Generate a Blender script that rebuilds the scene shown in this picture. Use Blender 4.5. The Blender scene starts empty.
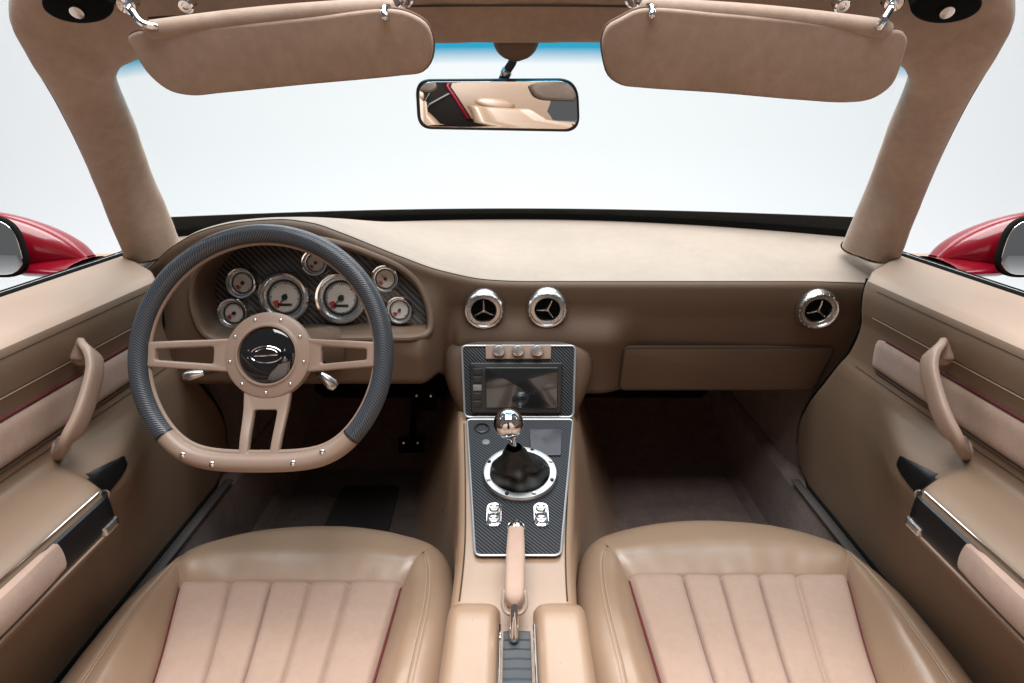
import bpy, math, random
from mathutils import Vector, noise
random.seed(7)
V = Vector
sc = bpy.context.scene
COL = sc.collection
# ------------------------------------------------------------------ camera model (eye of the photographer = world origin)
F, PITCH = 597.0, math.radians(20)
CP, SP = math.cos(PITCH), math.sin(PITCH)
def ray(px, py):
    a, b = (px - 512) / F, (341.5 - py) / F
    return V((a, CP + b * SP, -SP + b * CP))
def P(px, py, Y=None, X=None, Z=None):
    d = ray(px, py)
    if Y is not None: return d * (Y / d.y)
    if X is not None: return d * (X / d.x)
    return d * (Z / d.z)
def sstep(a, b, x):
    if a == b: return 1.0 if x > a else 0.0
    t = min(1, max(0, (x - a) / (b - a)))
    return t * t * (3 - 2 * t)
def lerp(a, b, t): return a + (b - a) * t
# ------------------------------------------------------------------ object helpers
ORG = {}
def tag(o, label=None, cat=None, group=None, kind=None):
    if label: o['label'] = label
    if cat: o['category'] = cat
    if group: o['group'] = group
    if kind: o['kind'] = kind
    return o
def thing(name, loc, label, cat, group=None):
    o = bpy.data.objects.new(name, None); COL.objects.link(o)
    o.location = loc; o.empty_display_size = .05
    ORG[o] = V(loc)
    return tag(o, label, cat, group)
class MB:
    def __init__(s): s.v = []; s.f = []; s.m = []; s.uv = []
    def add(s, pts, faces, mi=0, uv=None):
        b = len(s.v); s.v += [V(p) for p in pts]
        s.uv += list(uv) if uv else [(0, 0)] * len(pts)
        for f in faces: s.f.append([b + i for i in f]); s.m.append(mi)
    def grid(s, rows, cu=False, cv=False, mi=0, flip=False, skip=None):
        n, m = len(rows), len(rows[0])
        us = [0.0]
        for i in range(1, n + (1 if cu else 0)):
            us.append(us[-1] + (V(rows[i % n][m // 2]) - V(rows[i - 1][m // 2])).length)
        vs = [0.0]
        for j in range(1, m + (1 if cv else 0)):
            vs.append(vs[-1] + (V(rows[n // 2][j % m]) - V(rows[n // 2][j - 1])).length)
        N, M = len(us), len(vs)
        pts = []; uv = []
        for i in range(N):
            for j in range(M):
                pts.append(rows[i % n][j % m]); uv.append((us[i], vs[j]))
        fs = []
        for i in range(N - 1):
            for j in range(M - 1):
                if skip and skip(i, j): continue
                q = [i * M + j, (i + 1) * M + j, (i + 1) * M + j + 1, i * M + j + 1]
                fs.append(q[::-1] if flip else q)
        s.add(pts, fs, mi, uv)
    def tube(s, path, r, seg=10, closed=False, caps=True, mi=0, sec=None, up=None, round_caps=0):
        path = [V(p) for p in path]; n = len(path)
        rr = r if callable(r) else (lambda t: r)
        rows = []; prev = None
        idx = list(range(n))
        extra = []
        for i in idx:
            a = path[(i - 1) % n] if closed or i > 0 else path[i]
            b = path[(i + 1) % n] if closed or i < n - 1 else path[i]
            t = (b - a).normalized()
            if up is not None: u = V(up) - t * V(up).dot(t)
            elif prev is None:
                u = V((0, 0, 1)) - t * t.z
                if u.length < .1: u = V((1, 0, 0)) - t * t.x
            else: u = prev - t * prev.dot(t)
            u.normalize(); prev = u; w = t.cross(u)
            R = rr(i / max(1, n - 1)); ring = []
            for k in range(seg):
                an = 2 * math.pi * k / seg
                c, d = (math.cos(an), math.sin(an)) if sec is None else sec(an)
                ring.append(path[i] + u * (c * R) + w * (d * R))
            rows.append(ring); extra.append((t, u, w, R))
        if round_caps and not closed:
            pre = []; post = []
            for k in range(1, round_caps + 1):
                an = math.pi / 2 * k / round_caps
                for (lst, e, ringi, sg) in ((pre, extra[0], 0, -1), (post, extra[-1], n - 1, 1)):
                    t, u, w, R = e; cc = max(.02, math.cos(an))
                    lst.append([path[ringi] + (q - path[ringi]) * cc + t * (sg * R * math.sin(an)) for q in rows[ringi]])
            rows = pre[::-1] + rows + post
        s.grid(rows, cu=closed, cv=True, mi=mi)
        if caps and not closed:
            for ring, fl in ((rows[0], False), (rows[-1], True)):
                b = list(range(len(ring))); s.add(ring, [b if not fl else b[::-1]], mi)
    def lathe(s, prof, fr, seg=40, mi=0):
        O, ex, ey, ez = fr; rows = []
        for k in range(seg):
            a = 2 * math.pi * k / seg; d = ex * math.cos(a) + ey * math.sin(a)
            rows.append([O + d * r + ez * h for r, h in prof])
        s.grid(rows, cu=True, mi=mi)
    def slab(s, out, fr, th, bev=.002, mi=0, hole=None, nb=3, warp=None, hbev=None):
        """outline 2-D in frame fr, raised th along ez with a rounded top edge; optional hole outline with the same point count"""
        O, ex, ey, ez = fr
        def to(p, h):
            q = (p[0], p[1], h)
            if warp: q = warp(q)
            return O + ex * q[0] + ey * q[1] + ez * q[2]
        def inset(o, d):
            n = len(o); res = []
            ar = sum(o[i][0] * o[(i + 1) % n][1] - o[(i + 1) % n][0] * o[i][1] for i in range(n))
            sg = 1 if ar > 0 else -1
            for i in range(n):
                ax, ay = o[i - 1]; bx, by = o[(i + 1) % n]
                tx, ty = bx - ax, by - ay; L = math.hypot(tx, ty) or 1
                res.append((o[i][0] - sg * ty / L * d, o[i][1] + sg * tx / L * d))
            return res
        rings = [[to(p, 0) for p in out]]
        for k in range(nb + 1):
            a = math.pi / 2 * k / nb
            rings.append([to(p, th - bev + bev * math.sin(a)) for p in inset(out, bev * (1 - math.cos(a)))])
        s.grid(rings, cv=True, mi=mi, flip=True)
        n = len(out)
        if hole is None:
            s.add(rings[-1], [list(range(n))], mi, inset(out, bev))
        else:
            hb = hbev or bev
            hr = []
            for k in range(nb, -1, -1):
                a = math.pi / 2 * k / nb
                hr.append([to(p, th - hb + hb * math.sin(a)) for p in inset(hole, -hb * (1 - math.cos(a)))])
            hr.append([to(p, 0) for p in hole])
            s.grid([rings[-1], hr[0]], cv=True, mi=mi, flip=True)
            s.grid(hr, cv=True, mi=mi, flip=True)
    def build(s, name, mats, parent=None, smooth=True, origin=None, autosmooth=35):
        mats = mats if isinstance(mats, (list, tuple)) else [mats]
        lo = V((min(p.x for p in s.v), min(p.y for p in s.v), min(p.z for p in s.v)))
        hi = V((max(p.x for p in s.v), max(p.y for p in s.v), max(p.z for p in s.v)))
        c = V(origin) if origin is not None else V(((lo.x + hi.x) / 2, (lo.y + hi.y) / 2, lo.z))
        me = bpy.data.meshes.new(name)
        me.from_pydata([p - c for p in s.v], [], s.f)
        for m in mats: me.materials.append(m)
        me.polygons.foreach_set('material_index', s.m)
        me.polygons.foreach_set('use_smooth', [smooth] * len(s.f))
        ul = me.uv_layers.new(name='UVMap')
        fl = []
        for p in me.polygons:
            for vi in p.vertices: fl += s.uv[vi]
        ul.data.foreach_set('uv', fl)
        me.update()
        import bmesh
        bm = bmesh.new(); bm.from_mesh(me)
        bmesh.ops.remove_doubles(bm, verts=bm.verts, dist=1e-6)
        bmesh.ops.recalc_face_normals(bm, faces=bm.faces)
        if smooth:
            lim = math.radians(autosmooth)
            for e in bm.edges:
                if len(e.link_faces) == 2 and e.calc_face_angle(0) > lim: e.smooth = False
        bm.to_mesh(me); bm.free()
        o = bpy.data.objects.new(name, me); COL.objects.link(o)
        ORG[o] = c
        if parent is not None:
            o.parent = parent; o.location = c - ORG[parent]
        else: o.location = c
        return o
def frame(O, ez, exh=(1, 0, 0)):
    ez = V(ez).normalized(); ex = V(exh) - ez * V(exh).dot(ez); ex.normalize()
    return (V(O), ex, ez.cross(ex), ez)
def sub(fr, x, y, z=0): return fr[0] + fr[1] * x + fr[2] * y + fr[3] * z
def at(fr, x, y, z=0): return (sub(fr, x, y, z),) + tuple(fr[1:])
def onplane(fr, px, py):
    d = ray(px, py); t = fr[0].dot(fr[3]) / d.dot(fr[3]); q = d * t - fr[0]
    return (q.dot(fr[1]), q.dot(fr[2]))
def catmull(pts, n, closed=False):
    pts = [V(p) for p in pts]; m = len(pts); res = []
    segs = m if closed else m - 1
    L = [0]
    for i in range(segs): L.append(L[-1] + (pts[(i + 1) % m] - pts[i]).length)
    cnt = n if closed else n
    for k in range(cnt):
        d = L[-1] * k / (n if closed else n - 1)
        i = 0
        while i < segs - 1 and L[i + 1] < d: i += 1
        t = (d - L[i]) / max(1e-9, L[i + 1] - L[i])
        if closed: a, b, c, e = pts[(i - 1) % m], pts[i], pts[(i + 1) % m], pts[(i + 2) % m]
        else:
            b, c = pts[i], pts[i + 1]
            a = pts[i - 1] if i > 0 else b + (b - c); e = pts[i + 2] if i + 2 < m else c + (c - b)
        la, lb, lc = (b - a).length ** .5 or 1e-4, (c - b).length ** .5 or 1e-4, (e - c).length ** .5 or 1e-4
        m1 = (c - b) + ((b - a) / la - (c - a) / (la + lb)) * lb
        m2 = (c - b) + ((e - c) / lc - (e - b) / (lb + lc)) * lb
        t2, t3 = t * t, t * t * t
        res.append(b * (2 * t3 - 3 * t2 + 1) + m1 * (t3 - 2 * t2 + t) + c * (-2 * t3 + 3 * t2) + m2 * (t3 - t2))
    return res
def pw(tab, x, smooth=True):
    """monotone-ish interpolation in a table of (x, y)"""
    if x <= tab[0][0]: return tab[0][1]
    if x >= tab[-1][0]: return tab[-1][1]
    for i in range(len(tab) - 1):
        if x <= tab[i + 1][0]:
            x0, y0 = tab[i]; x1, y1 = tab[i + 1]; h = x1 - x0; t = (x - x0) / h
            if not smooth: return y0 + (y1 - y0) * t
            def sl(k):
                if k <= 0 or k >= len(tab) - 1: return 0 if len(tab) < 2 else ((tab[min(k + 1, len(tab) - 1)][1] - tab[max(k - 1, 0)][1]) / (tab[min(k + 1, len(tab) - 1)][0] - tab[max(k - 1, 0)][0]))
                a = (tab[k][1] - tab[k - 1][1]) / (tab[k][0] - tab[k - 1][0]); b = (tab[k + 1][1] - tab[k][1]) / (tab[k + 1][0] - tab[k][0])
                return 0 if a * b <= 0 else 2 * a * b / (a + b)
            t2, t3 = t * t, t * t * t
            return y0 * (2 * t3 - 3 * t2 + 1) + h * sl(i) * (t3 - 2 * t2 + t) + y1 * (-2 * t3 + 3 * t2) + h * sl(i + 1) * (t3 - t2)
def rpoly(pts, rad, seg=6):
    """polygon with rounded corners; rad number or list"""
    n = len(pts); out = []
    for i in range(n):
        p = V((*pts[i], 0)); a = V((*pts[i - 1], 0)); b = V((*pts[(i + 1) % n], 0))
        r = rad[i] if isinstance(rad, (list, tuple)) else rad
        u = (a - p).normalized(); w = (b - p).normalized()
        r = min(r, (a - p).length * .49, (b - p).length * .49)
        p0, p1 = p + u * r, p + w * r
        for k in range(seg + 1):
            t = k / seg; q = p0 * (1 - t) ** 2 + p * (2 * t * (1 - t)) + p1 * t * t
            out.append((q.x, q.y))
    return out
def circ(r, n=40, ry=None): return [(r * math.cos(2 * math.pi * k / n), (ry or r) * math.sin(2 * math.pi * k / n)) for k in range(n)]
def shift(o, dx, dy): return [(x + dx, y + dy) for x, y in o]
def inside(poly, x, y):
    c = False; n = len(poly)
    for i in range(n):
        x0, y0 = poly[i]; x1, y1 = poly[i - 1]
        if (y0 > y) != (y1 > y) and x < (x1 - x0) * (y - y0) / (y1 - y0) + x0: c = not c
    return c
# ------------------------------------------------------------------ materials
def newmat(name):
    m = bpy.data.materials.new(name); m.use_nodes = True
    nt = m.node_tree; b = nt.nodes['Principled BSDF']
    return m, nt, b
def N(nt, t, **kw):
    n = nt.nodes.new(t)
    for k, v in kw.items():
        if k in n.inputs: n.inputs[k].default_value = v
        else: setattr(n, k, v)
    return n
def hide_mat(name, col, rough=.45, grain=900, bump=.25, var=.10, sheen=0, spec=.5, mottle=6):
    m, nt, b = newmat(name); L = nt.links
    tc = N(nt, 'ShaderNodeNewGeometry')
    n1 = N(nt, 'ShaderNodeTexNoise'); n1.inputs['Scale'].default_value = mottle; n1.inputs['Detail'].default_value = 6
    L.new(tc.outputs['Position'], n1.inputs['Vector'])
    cr = N(nt, 'ShaderNodeMix', data_type='RGBA')
    cr.inputs[6].default_value = tuple(c * (1 - var) for c in col) + (1,)
    cr.inputs[7].default_value = tuple(min(1, c * (1 + var)) for c in col) + (1,)
    if sheen:
        n3 = N(nt, 'ShaderNodeTexNoise'); n3.inputs['Scale'].default_value = mottle * 7; n3.inputs['Detail'].default_value = 5; n3.inputs['Roughness'].default_value = .65
        L.new(tc.outputs['Position'], n3.inputs['Vector'])
        mm = N(nt, 'ShaderNodeMix', data_type='FLOAT'); mm.inputs[0].default_value = .5
        L.new(n1.outputs['Fac'], mm.inputs[2]); L.new(n3.outputs['Fac'], mm.inputs[3])
        mr0 = N(nt, 'ShaderNodeMapRange'); mr0.inputs['From Min'].default_value = .32; mr0.inputs['From Max'].default_value = .68
        L.new(mm.outputs[0], mr0.inputs['Value']); L.new(mr0.outputs[0], cr.inputs[0])
    else: L.new(n1.outputs['Fac'], cr.inputs[0])
    L.new(cr.outputs[2], b.inputs['Base Color'])
    vo = N(nt, 'ShaderNodeTexVoronoi', feature='DISTANCE_TO_EDGE' if sheen == 0 else 'F1'); vo.inputs['Scale'].default_value = grain
    L.new(tc.outputs['Position'], vo.inputs['Vector'])
    n2 = N(nt, 'ShaderNodeTexNoise'); n2.inputs['Scale'].default_value = 45; n2.inputs['Detail'].default_value = 4
    L.new(tc.outputs['Position'], n2.inputs['Vector'])
    ad = N(nt, 'ShaderNodeMath', operation='MULTIPLY_ADD'); L.new(n2.outputs['Fac'], ad.inputs[0]); ad.inputs[1].default_value = .45
    L.new(vo.outputs['Distance'], ad.inputs[2])
    bp = N(nt, 'ShaderNodeBump'); bp.inputs['Strength'].default_value = bump; bp.inputs['Distance'].default_value = .002
    L.new(ad.outputs[0], bp.inputs['Height']); L.new(bp.outputs[0], b.inputs['Normal'])
    mr = N(nt, 'ShaderNodeMapRange'); mr.inputs['To Min'].default_value = rough - .035; mr.inputs['To Max'].default_value = rough + .035
    L.new(n2.outputs['Fac'], mr.inputs['Value']); L.new(mr.outputs[0], b.inputs['Roughness'])
    b.inputs['Specular IOR Level'].default_value = spec
    if sheen:
        b.inputs['Sheen Weight'].default_value = sheen; b.inputs['Sheen Roughness'].default_value = .45
        b.inputs['Sheen Tint'].default_value = (1, .93, .87, 1)
    return m
def plain(name, col, rough=.4, metal=0, coat=0, spec=.5, noise_amt=.06):
    m, nt, b = newmat(name); L = nt.links
    b.inputs['Base Color'].default_value = (*col, 1); b.inputs['Metallic'].default_value = metal
    b.inputs['Coat Weight'].default_value = coat; b.inputs['Coat Roughness'].default_value = .04
    b.inputs['Specular IOR Level'].default_value = spec
    g = N(nt, 'ShaderNodeNewGeometry'); n = N(nt, 'ShaderNodeTexNoise'); n.inputs['Scale'].default_value = 60; n.inputs['Detail'].default_value = 5
    L.new(g.outputs['Position'], n.inputs['Vector'])
    mr = N(nt, 'ShaderNodeMapRange'); mr.inputs['To Min'].default_value = max(.01, rough - noise_amt); mr.inputs['To Max'].default_value = rough + noise_amt
    L.new(n.outputs['Fac'], mr.inputs['Value']); L.new(mr.outputs[0], b.inputs['Roughness'])
    return m
def carbon(name, pitch, dark=(.010, .011, .013), light=(.10, .105, .115), rough=.28, coat=.6, ku=.7071, kv=.7071, cross=.10, spec=.5):
    m, nt, b = newmat(name); L = nt.links
    uv = N(nt, 'ShaderNodeUVMap'); sp = N(nt, 'ShaderNodeSeparateXYZ'); L.new(uv.outputs[0], sp.inputs[0])
    def mth(op, a, c=None):
        n = N(nt, 'ShaderNodeMath', operation=op)
        for i, q in enumerate((a, c)):
            if q is None: continue
            if isinstance(q, (int, float)): n.inputs[i].default_value = q
            else: L.new(q, n.inputs[i])
        return n.outputs[0]
    k = 2 * math.pi / pitch
    d = mth('SINE', mth('ADD', mth('MULTIPLY', sp.outputs[0], k * ku), mth('MULTIPLY', sp.outputs[1], k * kv)))
    e = mth('SINE', mth('MULTIPLY', mth('SUBTRACT', sp.outputs[0], sp.outputs[1]), k * 1.5))
    t = mth('ADD', mth('MULTIPLY', d, .5), mth('MULTIPLY', e, cross))
    mr = N(nt, 'ShaderNodeMapRange', interpolation_type='SMOOTHSTEP'); L.new(t, mr.inputs['Value'])
    mr.inputs['From Min'].default_value = -.25; mr.inputs['From Max'].default_value = .35
    cr = N(nt, 'ShaderNodeMix', data_type='RGBA'); cr.inputs[6].default_value = (*dark, 1); cr.inputs[7].default_value = (*light, 1)
    L.new(mr.outputs[0], cr.inputs[0]); L.new(cr.outputs[2], b.inputs['Base Color'])
    bp = N(nt, 'ShaderNodeBump'); bp.inputs['Strength'].default_value = .35; bp.inputs['Distance'].default_value = .0008
    L.new(t, bp.inputs['Height']); L.new(bp.outputs[0], b.inputs['Normal'])
    b.inputs['Roughness'].default_value = rough; b.inputs['Coat Weight'].default_value = coat; b.inputs['Coat Roughness'].default_value = .08
    b.inputs['Specular IOR Level'].default_value = spec
    return m
def glass_mat(name, tint=(.96, .985, .99), band=None):
    m, nt, b = newmat(name); L = nt.links
    nt.nodes.remove(b); out = nt.nodes['Material Output']
    tr = N(nt, 'ShaderNodeBsdfTransparent'); gl = N(nt, 'ShaderNodeBsdfGlossy'); gl.inputs['Roughness'].default_value = .02
    lw = N(nt, 'ShaderNodeLayerWeight'); lw.inputs['Blend'].default_value = .5
    pwn = N(nt, 'ShaderNodeMath', operation='POWER'); L.new(lw.outputs['Facing'], pwn.inputs[0]); pwn.inputs[1].default_value = 5
    fr = N(nt, 'ShaderNodeMath', operation='MULTIPLY_ADD'); L.new(pwn.outputs[0], fr.inputs[0]); fr.inputs[1].default_value = .45; fr.inputs[2].default_value = .02
    mx = N(nt, 'ShaderNodeMixShader'); L.new(fr.outputs[0], mx.inputs[0]); L.new(tr.outputs[0], mx.inputs[1]); L.new(gl.outputs[0], mx.inputs[2])
    L.new(mx.outputs[0], out.inputs[0]); tr.inputs[0].default_value = (*tint, 1)
    if band:
        uv = N(nt, 'ShaderNodeUVMap'); sp = N(nt, 'ShaderNodeSeparateXYZ'); L.new(uv.outputs[0], sp.inputs[0])
        mr = N(nt, 'ShaderNodeMapRange', interpolation_type='LINEAR'); L.new(sp.outputs[0], mr.inputs['Value'])
        mr.inputs['From Min'].default_value = band[0]; mr.inputs['From Max'].default_value = band[1]
        cm = N(nt, 'ShaderNodeMix', data_type='RGBA'); cm.inputs[6].default_value = (*band[2], 1); cm.inputs[7].default_value = (*tint, 1)
        L.new(mr.outputs[0], cm.inputs[0]); L.new(cm.outputs[2], tr.inputs[0])
    return m
DOR = hide_mat('door_leather', (.19, .13, .088), rough=.42, grain=800, bump=.3, var=.14, spec=.5)
DLIT = hide_mat('door_leather_lit', (.38, .28, .215), rough=.5, grain=900, bump=.2, var=.08, spec=.5)  # paler copy of the door leather; light from above put into the colour
LEA = hide_mat('tan_leather', (.37, .245, .165), rough=.29, grain=800, bump=.07, var=.08, spec=.8)
DLE = hide_mat('dash_leather', (.130, .081, .053), rough=.45, grain=900, bump=.3, var=.16, spec=.45)
SUE = hide_mat('tan_suede', (.42, .315, .25), rough=.85, grain=1500, bump=.3, var=.16, sheen=.35, spec=.2, mottle=9)
PAD = hide_mat('dash_pad_suede', (.34, .275, .225), rough=.6, grain=1500, bump=.2, var=.10, sheen=.3, spec=.5, mottle=7)
PNK = hide_mat('pale_suede', (.47, .33, .26), rough=.85, grain=1500, bump=.25, var=.07, sheen=.3, spec=.2, mottle=12)
TANP = hide_mat('tan_paint', (.34, .25, .20), rough=.36, grain=1200, bump=.08, var=.03, spec=.5)
CARP = hide_mat('brown_carpet', (.175, .122, .108), rough=.95, grain=420, bump=.9, var=.35, sheen=.3, spec=.1, mottle=25)
MAT_ = hide_mat('floor_mat_pile', (.11, .088, .082), rough=.95, grain=420, bump=.8, var=.3, sheen=.2, spec=.1, mottle=30)
HEEL = plain('heel_pad_rubber', (.035, .034, .034), .6)
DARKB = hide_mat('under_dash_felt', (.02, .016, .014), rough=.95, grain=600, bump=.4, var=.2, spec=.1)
SEAM = plain('dark_seam', (.05, .03, .02), .8)
FSEAM = plain('flute_seam', (.15, .088, .065), .8)
THR = plain('thread', (.50, .37, .27), .7)
DPIP = plain('dark_red_piping', (.10, .012, .014), .55)
BAND = hide_mat('door_band_suede', (.36, .255, .205), rough=.85, grain=1500, bump=.25, var=.12, sheen=.3, spec=.2, mottle=12)
RPIP = plain('red_piping', (.15, .016, .020), .5)
BLK = plain('black_rubber', (.012, .013, .013), .55)
BLKP = plain('black_plastic', (.016, .016, .017), .38)
GLB = plain('gloss_black', (.008, .008, .010), .06, coat=1.0, noise_amt=.01)
SCRN = plain('dark_screen', (.010, .011, .012), .12, coat=.8, noise_amt=.02)
CHR = plain('chrome', (.82, .82, .83), .07, metal=1, noise_amt=.02)
SAT = plain('satin_metal', (.62, .61, .60), .28, metal=1)
RING = plain('ring_metal', (.50, .50, .50), .36, metal=1)
FRM = plain('brushed_frame', (.50, .51, .52), .40, metal=.7)
STRP = plain('strip_black', (.010, .010, .011), .3, spec=.3)
FELT = plain('matt_black', (.006, .007, .007), .9, spec=.1)
SILL = plain('sill_grey', (.06, .052, .048), .55)
GRY = plain('grey_trim', (.20, .19, .185), .42)
RED = plain('red_paint', (.19, .002, .011), .24, coat=.45, spec=.4, noise_amt=.02)
MIR = plain('mirror_silver', (.86, .87, .87), .012, metal=1, noise_amt=.002)
DIALC = plain('cream_dial', (.80, .73, .68), .35)
DIALD = plain('dark_dial', (.03, .027, .025), .4)
TICK = plain('dial_marks', (.75, .70, .66), .5)
REDM = plain('red_mark', (.55, .05, .04), .4)
BOOT = hide_mat('black_leather', (.014, .014, .013), rough=.45, grain=500, bump=.3, var=.2, spec=.5)
CFG = carbon('carbon_gauge_panel', .0085, light=(.10, .10, .10), rough=.3)
CFC = carbon('carbon_console', .0046, dark=(.007, .008, .010), light=(.075, .080, .090), rough=.5, coat=.0, spec=.16)
CFR = carbon('carbon_rim', .0036, dark=(.016, .021, .028), light=(.085, .102, .126), rough=.36, coat=.25, ku=1.0, kv=.6, cross=0)
GLS = glass_mat('clear_glass')
WIND = glass_mat('windshield_glass', (.955, .985, .985), band=(.030, .068, (.012, .38, .60)))
BACK = plain('studio_white', (.88, .885, .89), .9, spec=.1)
# ------------------------------------------------------------------ studio
bm = MB()
rows = []
for i in range(41):
    x = -9 + 18 * i / 40
    prof = [(-6, -1.25), (0, -1.25), (4.2, -1.25)]
    for k in range(1, 13):
        a = math.pi / 2 * k / 12; prof.append((4.2 + 2.2 * math.sin(a), -1.25 + 2.2 * (1 - math.cos(a))))
    prof += [(6.4, 2.5), (6.4, 5.5)]
    rows.append([V((x, y, z)) for y, z in prof])
bm.grid(rows)
tag(bm.build('studio_backdrop', BACK), 'seamless white studio wall and floor seen through the windshield', None, None, 'structure')
# ------------------------------------------------------------------ car floor tub
floor = MB(); fire = MB()
def tub_sec(x):
    ax = abs(x)
    return x
Yst = [-.6, 0, .5, .9, 1.1, 1.3, 1.45, 1.6, 1.72, 1.8, 1.86, 1.9, 1.92]
def floor_z(y): return pw([(-.6, -.90), (1.30, -.90), (1.5, -.875), (1.65, -.80), (1.80, -.62), (1.9, -.45), (1.92, -.40)], y)
for sgn in (-1, 1):
    rows = []
    for i in range(60):
        y = -.6 + 2.52 * i / 59
        z = floor_z(y)
        xi, xo = .10, .60
        sec = [(xi, z), (.3, z), (.5, z), (xo - .02, z), (xo, z + .02), (xo + .004, max(z + .03, -.735)), (xo + .02, max(z + .04, -.72)), (lerp(.74, .626, sstep(1.08, 1.17, y)), max(z + .04, -.72)), (lerp(.74, .626, sstep(1.08, 1.17, y)), -.33)]
        rows.append([V((sgn * a, y, b)) for a, b in sec])
    floor.grid(rows[:54]); fire.grid(rows[53:])
tag(floor.build('floor', CARP), 'dark brown carpeted car floor and footwells', None, None, 'structure')
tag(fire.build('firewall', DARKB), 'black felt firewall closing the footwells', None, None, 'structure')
for sgn, side in ((-1, 'driver'), (1, 'passenger')):
    t = MB()
    t.tube([V((sgn * .607, y, -.717)) for y in [(-.3 + 1.40 * k / 20) for k in range(21)]], .008, 10, sec=lambda a: (.55 * math.cos(a), 1.2 * math.sin(a)))
    o = t.build('sill_trim', SILL)
    tag(o, 'thin grey sill strip along the carpet under the %s door' % side, 'sill trim', 'sill strips')
# floor mats
def fmat(name, out, z, mat, label, th=.012):
    b = MB(); fr = (V((0, 0, z)), V((1, 0, 0)), V((0, 1, 0)), V((0, 0, 1)))
    b.slab(rpoly(out, .04), fr, th, .004)
    o = b.build(name, mat); tag(o, label, 'floor mat', 'floor mats'); return o
m1 = fmat('floor_mat', [(-.57, .75), (-.19, .75), (-.20, 1.42), (-.57, 1.42)], -.8985, MAT_, 'dark brown floor mat with black heel pad in front of the driver seat')
b = MB(); b.slab(rpoly([(-.44, .95), (-.28, .95), (-.29, 1.33), (-.44, 1.33)], .02), (V((0, 0, -.887)), V((1, 0, 0)), V((0, 1, 0)), V((0, 0, 1))), .006, .002)
b.build('heel_pad', HEEL, m1)
fmat('floor_mat', [(.20, .75), (.57, .75), (.57, 1.40), (.22, 1.40)], -.8985, CARP, 'plain brown floor mat in the passenger footwell')
# ------------------------------------------------------------------ dashboard
dash = thing('dashboard', (0, 1.15, -.52), 'tan leather dashboard with gauge cluster, round vents and glove box', 'dashboard')
edge_px = [(128, 280, 1.06), (150, 264, 1.045), (170, 246, 1.03), (200, 230, 1.02), (240, 221, 1.01), (280, 218.5, 1.01), (310, 222, 1.02), (340, 232, 1.03), (370, 244, 1.045), (400, 256, 1.06),
           (440, 270, 1.08), (490, 279.5, 1.10), (530, 281, 1.10), (600, 281, 1.10), (700, 281, 1.10), (800, 281, 1.10), (880, 283, 1.09)]
E = [P(a, c, d) for a, c, d in edge_px]
TE_Y = [(p.x, p.y) for p in E]; TE_Z = [(p.x, p.z) for p in E]
def low_y(x): return lerp(1.0, 1.095, sstep(-.150, -.112, x))
def zbot(x): return lerp(-.452, -.517, sstep(-.145, -.115, x))
def face_y(x, z):
    ye = pw(TE_Y, x); ze = pw(TE_Z, x)
    t = sstep(ze - .02, ze - .02 - lerp(.15, .06, sstep(-.2, 0, x)), z)
    yr = 1.104 + .03 * sstep(-.30, -.52, z)              # passenger face leans under towards the knees
    y = lerp(ye, lerp(1.0, yr, sstep(-.168, -.112, x)), t)
    y -= .036 * sstep(-.325, -.405, z) * sstep(.25, .165, abs(x - .012)) * sstep(-.14, -.10, x)
    return y
def dash_prof(x):
    ye, ze = pw(TE_Y, x), pw(TE_Z, x)
    yb = 1.50 - .235 * (abs(x) / .7) ** 2; zb = -.222
    R = .016; pts = []
    for k in range(16):
        t = k / 15; y = lerp(yb, ye + R, t); z = lerp(zb, ze, t) + .006 * math.sin(math.pi * t)
        pts.append(V((x, y, z)))
    y1 = face_y(x, ze - R)
    for k in range(1, 9):
        a = math.pi / 2 * k / 8
        pts.append(V((x, lerp(ye + R, y1, math.sin(a)), ze - R * (1 - math.cos(a)))))
    zb2 = zbot(x); nf = 64
    for k in range(1, nf + 1):
        z = lerp(ze - R, zb2 + .016, k / nf); pts.append(V((x, face_y(x, z), z)))
    yl = face_y(x, zb2 + .016)
    for k in range(1, 7):
        a = math.pi / 2 * k / 6
        pts.append(V((x, yl + .016 * (1 - math.cos(a)), zb2 + .016 - .016 * math.sin(a))))
    pts += [V((x, yl + .14, zb2 + .002)), V((x, yl + .30, zb2 + .02)), V((x, 1.6, zb2 + .03))]
    return pts
# cluster opening (traced on the dash face)
op_px = [(196, 276), (211, 257), (236, 246), (261, 241), (290, 239), (320, 241), (345, 247), (370, 256), (399, 269), (416, 284), (425, 301), (429, 318), (428, 332), (418, 337), (380, 338), (320, 339), (260, 340), (214, 339), (203, 332), (196, 318), (192, 298)]
def hit_dash(px, py):
    y = 1.02
    for _ in range(12):
        p = P(px, py, y); y = face_y(p.x, p.z)
    return P(px, py, y)
OP = catmull([hit_dash(a, c) for a, c in op_px], 96, True)
OPXZ = [(p.x, p.z) for p in OP]
xs = []
nx = 300
for i in range(nx): xs.append(lerp(-.77, .77, i / (nx - 1)))
drows = [dash_prof(x) for x in xs]
def skipf(i, j):
    if j < 24 or j > 88: return False
    q = (drows[i][j] + drows[i + 1][j + 1]) / 2
    return inside(OPXZ, q.x, q.z)
b = MB(); b.grid([r[18:] for r in drows], skip=lambda i, j: skipf(i, j + 18)); b.build('dash_body', DLE, dash, origin=(0, 1.2, -.5), autosmooth=60)
b = MB(); b.grid([r[:19] for r in drows]); b.build('dash_pad', PAD, dash, autosmooth=60)
b = MB(); b.tube([r[18] + V((0, -.0002, 0)) for r in drows], .0009, 6); b.build('seam', SEAM, dash)
cenO = sum(OP, V()) / len(OP)
def ringO(sc_, dy, n_out=0): return [V((cenO.x + (p.x - cenO.x) * sc_, p.y + dy, cenO.z + (p.z - cenO.z) * sc_)) for p in OP]
GY = 1.085
lip = []
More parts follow.
